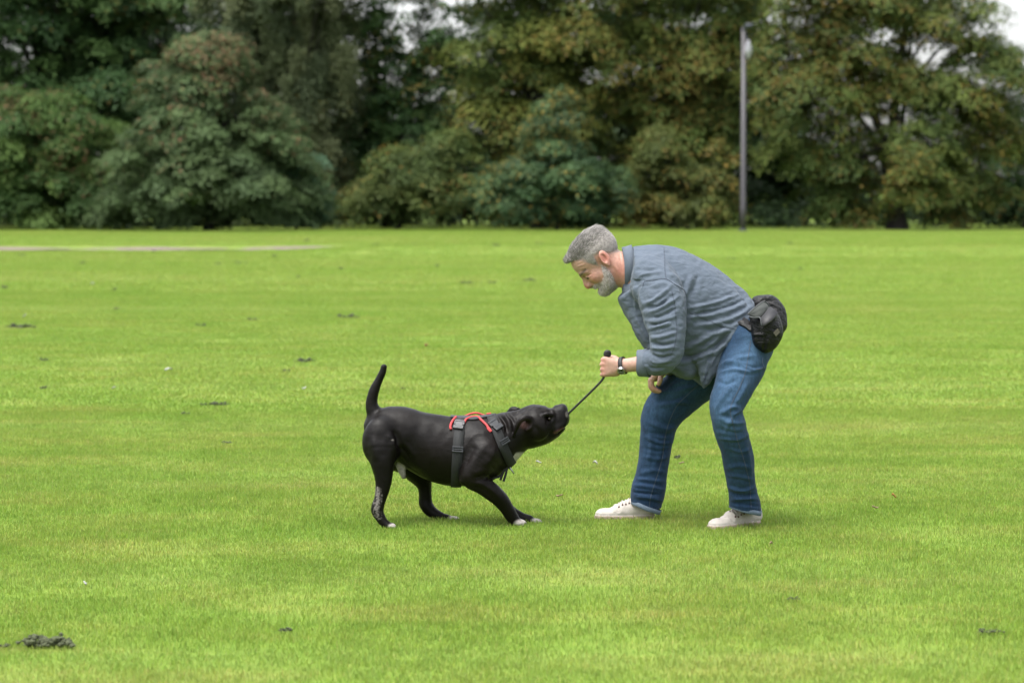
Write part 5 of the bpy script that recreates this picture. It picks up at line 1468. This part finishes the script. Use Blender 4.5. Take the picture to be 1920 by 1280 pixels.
m = np.maximum(m, np.clip(leg * .75 + vnoise(V, 70, 75) * .7 + vnoise(V, 130, 76) * .5 - .30, 0, .38) * (leg > .15))
m = np.maximum(m, spot(736, 823, 3, 3) * .4 * (nz2 > .2))
c = blend(c, wht, np.clip(m, 0, 1))
pk = np.exp(-(((px - 984) / 7) ** 2 + ((py - 797) / 6) ** 2)) * (dd < 9.93)
c = blend(c, (0.07, 0.036, 0.032), np.clip(pk, 0, .8))
lp = np.exp(-(pdist(px, py, [(1056, 803), (1047, 808), (1040, 811)])[0] / 2.2) ** 2) * (np.abs(dd - 10) < .09)
c = blend(c, (0.10, 0.045, 0.05), np.clip(lp, 0, .75))
nosem = np.exp(-(((px - 1058) / 8) ** 2 + ((py - 765) / 7) ** 2))
c = blend(c, (0.018, 0.017, 0.018), np.clip(nosem, 0, .9))
dog = mk('dog', V, F, mat_coat, None, DO, cols=c)
tag(dog, 'stocky black dog with white paws and red-trimmed harness leaning back on a rope', 'dog')
DB = bvh_of(V, F)
for s in (-1, 1):
    bm = bmesh.new(); bmesh.ops.create_uvsphere(bm, u_segments=14, v_segments=10, radius=.0072)
    ev = np.array([v.co[:] for v in bm.verts]) + P(1030, 784.5, 10 + s * .0625); ef = [[v.index for v in q.verts] for q in bm.faces]; bm.free()
    mk('eye', ev, ef, mat_dogeye, dog)

# ---- harness, laid on the dog's trunk
TV, TF = trunk.mesh(); TB = bvh_of(smooth_mesh(TV, TF, 2), TF)
trunk2 = trunk.copy()
harness = empty('harness', P(890, 830, 10)); harness.parent = dog; harness.location = tuple(P(890, 830, 10) - DO)
tag(harness, 'black webbing harness with grey buckles and red piping')
def hp(nm, vf, m, sm=True): return mk(nm, vf[0], vf[1], m, harness, smooth=sm)
def girth(bv, c, tdir, width, off, K=72, a0=0, a1=2 * math.pi, th=.0022, lim=.22):
    """band round the trunk in the plane through c that holds tdir and the depth axis"""
    t = tdir / np.linalg.norm(tdir); e2 = np.array((0, 1., 0)); n = np.cross(t, e2)
    G_ = np.linspace(a0, a1, K); rr = np.zeros((K, 3))
    for j, g in enumerate(G_):
        dr = t * math.cos(g) + e2 * math.sin(g)
        for k in range(3):
            o = c + n * width / 2 * (k - 1)
            hit = bv.ray_cast(Vector(o + dr * .35), Vector(-dr))[0]
            rr[j, k] = np.linalg.norm(np.array(hit) - o) if hit else np.nan
    rr = np.where(np.isnan(rr), np.nanmean(rr), rr)
    rr = np.minimum(rr, lim)
    full = abs(a1 - a0 - 2 * math.pi) < 1e-6
    ker = [1, 1, 1]
    sm = rr.copy(); sm[1:-1] = (rr[:-2] + rr[1:-1] + rr[2:]) / 3; rr = np.maximum(sm, rr - .003)
    V = []
    for j, g in enumerate(G_):
        dr = t * math.cos(g) + e2 * math.sin(g)
        for k in range(3): V.append(c + n * width / 2 * (k - 1) + dr * (rr[j, k] + off + th))
        for k in (2, 1, 0): V.append(c + n * width / 2 * (k - 1) + dr * (rr[j, k] + off - th))
    F = [[j * 6 + i, j * 6 + (i + 1) % 6, (j + 1) * 6 + (i + 1) % 6, (j + 1) * 6 + i] for j in range(K - 1) for i in range(6)]
    return np.array(V), F
def Dv(a, b): return P(b[0], b[1], 10) - P(a[0], a[1], 10)
hp('girth_strap', girth(TB, P(859, 846, 10), Dv((854.5, 905), (862, 785)), .043, .003), mat_web)
hp('chest_strap', girth(DB, P(941, 824, 10), Dv((956, 862), (925, 789)), .038, .003, K=90, lim=.135), mat_web)
# saddle along the back, grey, edged with red piping
def on_top(px_, d):
    x = P(px_, 780, d)[0]
    hit, n, _, _ = TB.ray_cast(Vector((x, d, 1.2)), Vector((0, 0, -1)))
    return np.array(hit), np.array(n)
rows = []
for px_ in np.linspace(845, 926, 14):
    hw = .030 + .022 * max(0, 1 - abs(px_ - 885) / 26)
    rows.append([on_top(px_, 10 + y)[0] + np.array((0, 0, .004)) for y in np.linspace(-hw, hw, 7)])
hp('saddle', sheet(rows, .005), mat_greyweb)
def piping(bv, line, r=.0036, d_=None):
    a, n = project(bv, line, off=r * .9)
    if len(a) > 2: hp('piping', tube_mesh(a, r, 8), mat_red)
piping(TB, z6((120, 505), (112, 470), (125, 420), (160, 365), (190, 335)), .0054)
piping(TB, z6((300, 430), (318, 400), (345, 362), (420, 333), (505, 330), (560, 375), (620, 432), (665, 490), (700, 535)), .0050)
piping(TB, z6((590, 400), (630, 440), (655, 500), (690, 540)), .004)
p_ = [on_top(x, 10 + .045 + .0)[0] + np.array((0, 0, .006 + h_)) for x, h_ in ((870, .0), (877, .007), (886, .014), (896, .015), (903, .008), (912, .0))]
hp('piping', tube_mesh(catmull(p_, 4), .0044, 8), mat_red)
p_ = [on_top(x, 10.0)[0] + np.array((0, 0, .008)) for x in (912, 916, 921)]
hp('piping', tube_mesh(catmull(p_, 3), .0045, 8), mat_red)
def buckle(bv, pxy, along, w_, l_, nm, th=.010):
    c, n = cast(bv, *pxy)
    u = P(pxy[0] + along[0], pxy[1] + along[1], c[1]) - P(pxy[0], pxy[1], c[1])
    M = frame(u, n)
    if nm == 'buckle':
        pr = []
        for sz, of in (((l_ * .42, w_, th), (l_ * .29, 0, 0)), ((l_ * .5, w_ * .72, th * .8), (-l_ * .1, 0, -.001)), ((l_ * .34, w_ * .20, th * .75), (-l_ * .2, w_ * .42, -.001)), ((l_ * .34, w_ * .20, th * .75), (-l_ * .2, -w_ * .42, -.001)), ((l_ * .16, w_, th * .9), (-l_ * .42, 0, 0)), ((.004, w_ * .9, th * 1.15), (l_ * .20, 0, 0)), ((.004, w_ * .9, th * 1.15), (l_ * .40, 0, 0))):
            v, f = box_mesh(sz, .0016); pr.append((v + np.array(of), f))
    else:
        pr = []
        for sz, of in (((l_ * .26, w_, th), (-l_ * .36, 0, 0)), ((l_ * .26, w_, th), (l_ * .36, 0, 0)), ((l_ * .2, w_, th * .7), (0, 0, .001)), ((l_, w_ * .12, th * .9), (0, w_ * .44, 0)), ((l_, w_ * .12, th * .9), (0, -w_ * .44, 0))):
            v, f = box_mesh(sz, .0012); pr.append((v + np.array(of), f))
    v, f = join(pr)
    hp(nm, (v @ M.T + c + n * .007, f), mat_buckle, False)
HB = TB
buckle(TB, (860.6, 798), (-.1, 1), .043, .050, 'buckle')
buckle(DB, (929, 798), (.5, .87), .042, .054, 'buckle')
buckle(TB, (858.5, 842), (-.05, 1), .046, .024, 'slider')
buckle(DB, (945.5, 827), (.5, .87), .042, .024, 'slider')
hp('tag', tube_mesh([P(953, 871, 9.96), P(958, 879, 9.955), P(964, 888, 9.95)], .0035, 8), mat_tag, True)
for a in ([(950, 872), (944, 884), (936, 893), (914, 897)], [(952, 870), (949, 886), (944, 902)], [(953, 868), (945, 882), (938, 900)]):
    p_ = catmull([P(x, y, 9.945) for x, y in a], 5)
    v, f = ribbon(np.array(p_), np.tile((0, -1., .1), (len(p_), 1)), .010, .0015)
    hp('strap_end', (v, f), mat_web, False)
# ------------------------------------------------------------------ clods, scraps and leaves on the lawn
mat_clod = simple('clod', (0.040, 0.048, 0.020), rough=.95, var=.5, vscale=90, bump=.8, bscale=120)
mat_scrap = simple('scrap', (0.30, 0.30, 0.29), rough=.8)
mat_leafo = simple('fallen_leaf_orange', (0.28, 0.12, 0.03), rough=.7)
mat_leafr = simple('fallen_leaf_red', (0.14, 0.025, 0.015), rough=.7)
mat_leafb = simple('fallen_leaf_tan', (0.22, 0.145, 0.095), rough=.7)
def clod(px_, py_, wpx, hpx, label, group=None, lumps=5, seed=0):
    """a crumbly heap of soil and clippings: many small faceted crumbs heaped into lumps"""
    r = np.random.default_rng(seed * 7 + 3)
    c = G(px_, py_ + (1 if hpx > 6 else 0)); c[2] = ground_z(c[0], c[1]) + .009
    k = c[1] / FPX
    parts = []
    bm = bmesh.new(); bmesh.ops.create_icosphere(bm, subdivisions=1, radius=1)
    bv = np.array([v.co[:] for v in bm.verts]); bf = [[v.index for v in q.verts] for q in bm.faces]; bm.free()
    hw, hh = wpx * k / 2, hpx * k * .88
    n = lumps * 5
    for i in range(n):
        cx = r.choice([-.55, -.2, .35, .6]) + r.normal() * .22
        cx = float(np.clip(cx, -1, 1))
        prof = max(.15, 1 - abs(abs(cx) - .45) * 1.4)
        s = hh * r.uniform(.16, .42) * (1 if i < n * .6 else .55)
        p = np.array((cx * hw, r.normal() * hw * .28, r.uniform(0, 1) * max(hh * prof - s, 0) + s * .4))
        sc3 = np.array((s * r.uniform(.9, 1.7), s * r.uniform(.9, 1.5), s * r.uniform(.7, 1.1)))
        parts.append((bv * sc3 * (1 + r.normal(size=(len(bv), 1)) * .16) + p + c, bf))
    parts.append((bv * np.array((hw * .85, hw * .32, hh * .16)) * (1 + r.normal(size=(len(bv), 1)) * .12) + c, bf))
    v, f = join(parts)
    o = mk('soil_clod', v, f, mat_clod, None, c, smooth=False)
    tag(o, label, 'soil clod', group)
    return o
GC = 'soil clods scattered on the lawn'
clod(85, 1212, 112, 21, 'largest dark clod heap, near the bottom left corner of the lawn', GC, 16, 1)
clod(8, 1216, 26, 9, 'dark crumbs cut by the left edge beside the largest clod heap', GC, 3, 2)
clod(535, 1186, 26, 9, 'small dark clod on the near lawn below and left of the dog', GC, 4, 3)
clod(1270, 861, 12, 9, 'dark round clod on the grass between the man\'s legs', GC, 3, 4)
clod(410, 760, 36, 8, 'dark clod with a crumb tail level with the dog\'s raised tail', GC, 6, 5)
clod(381, 761, 16, 5, 'flat clod just left of the crumb-tailed clod', GC, 3, 6)
clod(347, 778, 16, 5, 'small clod below and left of the crumb-tailed clod', GC, 3, 7)
clod(572, 678, 38, 8, 'double clod above and left of the dog\'s tail', GC, 6, 8)
clod(537, 697, 16, 5, 'small clod just below the double clod', GC, 3, 9)
clod(650, 595, 44, 8, 'long crumbly clod row on the middle lawn above the dog\'s tail', GC, 6, 10)
clod(36, 614, 60, 9, 'long clod row at the left edge of the middle lawn', GC, 7, 11)
clod(377, 612, 24, 6, 'clod on the middle lawn left of the two long clod rows\' midpoint', GC, 4, 12)
clod(472, 601, 24, 5, 'thin clod left of the long crumbly row above the dog\'s tail', GC, 4, 13)
clod(218, 581, 10, 5, 'small dark dot-like clod on the left of the middle lawn', GC, 3, 14)
clod(9, 540, 12, 7, 'peaked clod at the far left edge of the upper lawn', GC, 3, 15)
clod(80, 676, 17, 7, 'dark clod on the left lawn right of the left edge, below the long row', GC, 3, 16)
clod(82, 730, 14, 6, 'faint clod on the left lawn below the other left-hand clods', GC, 3, 17)
clod(424, 833, 22, 6, 'faint flat clod on the grass left of the dog\'s rump', GC, 3, 18)
clod(875, 532, 24, 6, 'left one of the pair of clods left of the man\'s face', GC, 4, 19)
clod(922, 531, 16, 5, 'right one of the pair of clods left of the man\'s face', GC, 3, 20)
clod(991, 527, 22, 6, 'clod nearest to the man\'s nose on the upper lawn', GC, 4, 21)
clod(1382, 464, 44, 5, 'long thin clod row above the man\'s back', GC, 6, 22)
clod(1370, 487, 18, 4, 'thin clod just over the slope of the man\'s back', GC, 3, 23)
clod(757, 731, 10, 4, 'tiny clod right of the dog\'s upright tail', GC, 2, 24)
clod(1852, 1188, 56, 8, 'faint spread-out clod near the bottom right corner', GC, 6, 25)
clod(1488, 1127, 28, 6, 'faint brown clod below and right of the man\'s near shoe', GC, 4, 26)
WC = ((705, 472, 16, 'tiny worm cast on the far lawn straight above the dog\'s tail'), (450, 494, 28, 'widest of the faint worm casts on the upper left lawn'), (409, 496, 14, 'tiny worm cast touching the left end of the widest faint cast'),
      (40, 479, 16, 'tiny worm cast just below the left end of the path'), (515, 482, 12, 'tiny worm cast below the path, right of the widest faint cast'), (155, 495, 14, 'tiny worm cast on the upper lawn below the path\'s left part'),
      (290, 472, 10, 'tiny worm cast close under the middle of the path'), (775, 468, 10, 'tiny worm cast right of the path\'s vanishing end'), (930, 474, 14, 'tiny worm cast on the far lawn well left of the man\'s hair'),
      (1010, 470, 18, 'tiny worm cast on the far lawn close left of the man\'s hair'), (1060, 465, 10, 'tiny worm cast touching the front of the man\'s hair'), (575, 455, 12, 'tiny worm cast on the grass beyond the path'),
      (1305, 464, 8, 'left one of two dot-like worm casts above the man\'s back'), (1333, 462, 8, 'right one of two dot-like worm casts above the man\'s back'), (1480, 470, 9, 'tiny worm cast on the far lawn right of the lamp post'),
      (640, 505, 10, 'tiny worm cast on the upper lawn above the long crumbly clod row'), (820, 500, 8, 'tiny worm cast above the pair of clods left of the man\'s face'), (1500, 505, 9, 'tiny worm cast above the waist bag on the upper lawn'),
      (215, 545, 9, 'tiny worm cast above the dot-like clod on the left lawn'), (560, 520, 10, 'tiny worm cast on the upper lawn below the path\'s right end'))
for i, (a, b_, w_, lab) in enumerate(WC):
    clod(a, b_, w_, 5, lab, 'worm casts on the far lawn', 2, 40 + i)
def scrap(px_, py_, wpx, hpx, label, m, cat, name, seed=0, group=None):
    r = np.random.default_rng(seed + 500)
    c = G(px_, py_); c[2] = ground_z(c[0], c[1]) + .012
    k = c[1] / FPX; hw, hh = wpx * k / 2, hpx * k
    rows = []
    az = r.uniform(-.6, .6)
    for a in np.linspace(-1, 1, 6):
        wd = math.sqrt(max(.02, 1 - a * a)) * hw * .55
        row = []
        for b_ in (-1, 0, 1):
            x, y = a * hw, b_ * wd
            row.append(c + np.array((x * math.cos(az) - y * math.sin(az), x * math.sin(az) + y * math.cos(az), hh * (.55 + .4 * math.sin(a * 2.1 + seed)) + abs(b_) * hh * .5)))
        rows.append(row)
    v, f = sheet(rows, .0018)
    o = mk(name, v, f, m, None, c); tag(o, label, cat, group)
WS = 'white scraps on the grass'
scrap(316, 698, 16, 4, 'white feather-like scrap on the lawn left of the dog\'s tail', mat_scrap, 'scrap', 'white_scrap', 1, WS)
scrap(1116, 876, 9, 6, 'white petal-like scrap on the grass between the dog and the man', mat_scrap, 'scrap', 'white_scrap', 2, WS)
scrap(1010, 873, 10, 4, 'small pale scrap just right of the dog\'s chest', mat_scrap, 'scrap', 'white_scrap', 3, WS)
scrap(160, 1103, 7, 6, 'white scrap on the near lawn above the largest clod heap', mat_scrap, 'scrap', 'white_scrap', 4, WS)
scrap(570, 734, 7, 5, 'white scrap on the lawn a little left of the dog\'s tail base', mat_scrap, 'scrap', 'white_scrap', 5, WS)
scrap(46, 597, 7, 5, 'white scrap above the long clod row at the left edge', mat_scrap, 'scrap', 'white_scrap', 6, WS)
scrap(213, 733, 7, 4, 'white scrap on the left lawn below the feather-like one', mat_scrap, 'scrap', 'white_scrap', 7, WS)
scrap(174, 537, 6, 5, 'bluish white scrap on the upper left lawn', mat_scrap, 'scrap', 'white_scrap', 8, WS)
scrap(1676, 939, 8, 7, 'orange fallen leaf on the grass to the right of the man', mat_leafo, 'leaf', 'fallen_leaf', 9)
scrap(1641, 958, 12, 4, 'tan curled leaf just below the orange leaf right of the man', mat_leafb, 'leaf', 'fallen_leaf', 10)
scrap(799, 653, 7, 6, 'red fallen leaf on the lawn above the dog\'s back', mat_leafr, 'leaf', 'fallen_leaf', 11)
scrap(1049, 936, 13, 4, 'tan fallen leaf on the grass right of the dog\'s forelegs', mat_leafb, 'leaf', 'fallen_leaf', 12)
scrap(1278, 874, 10, 3, 'pale tan leaf under the dark clod between the man\'s legs', mat_leafb, 'leaf', 'fallen_leaf', 13)
scrap(1446, 1028, 5, 6, 'small brown leaf on the grass below the man\'s near shoe', mat_leafb, 'leaf', 'fallen_leaf', 14)
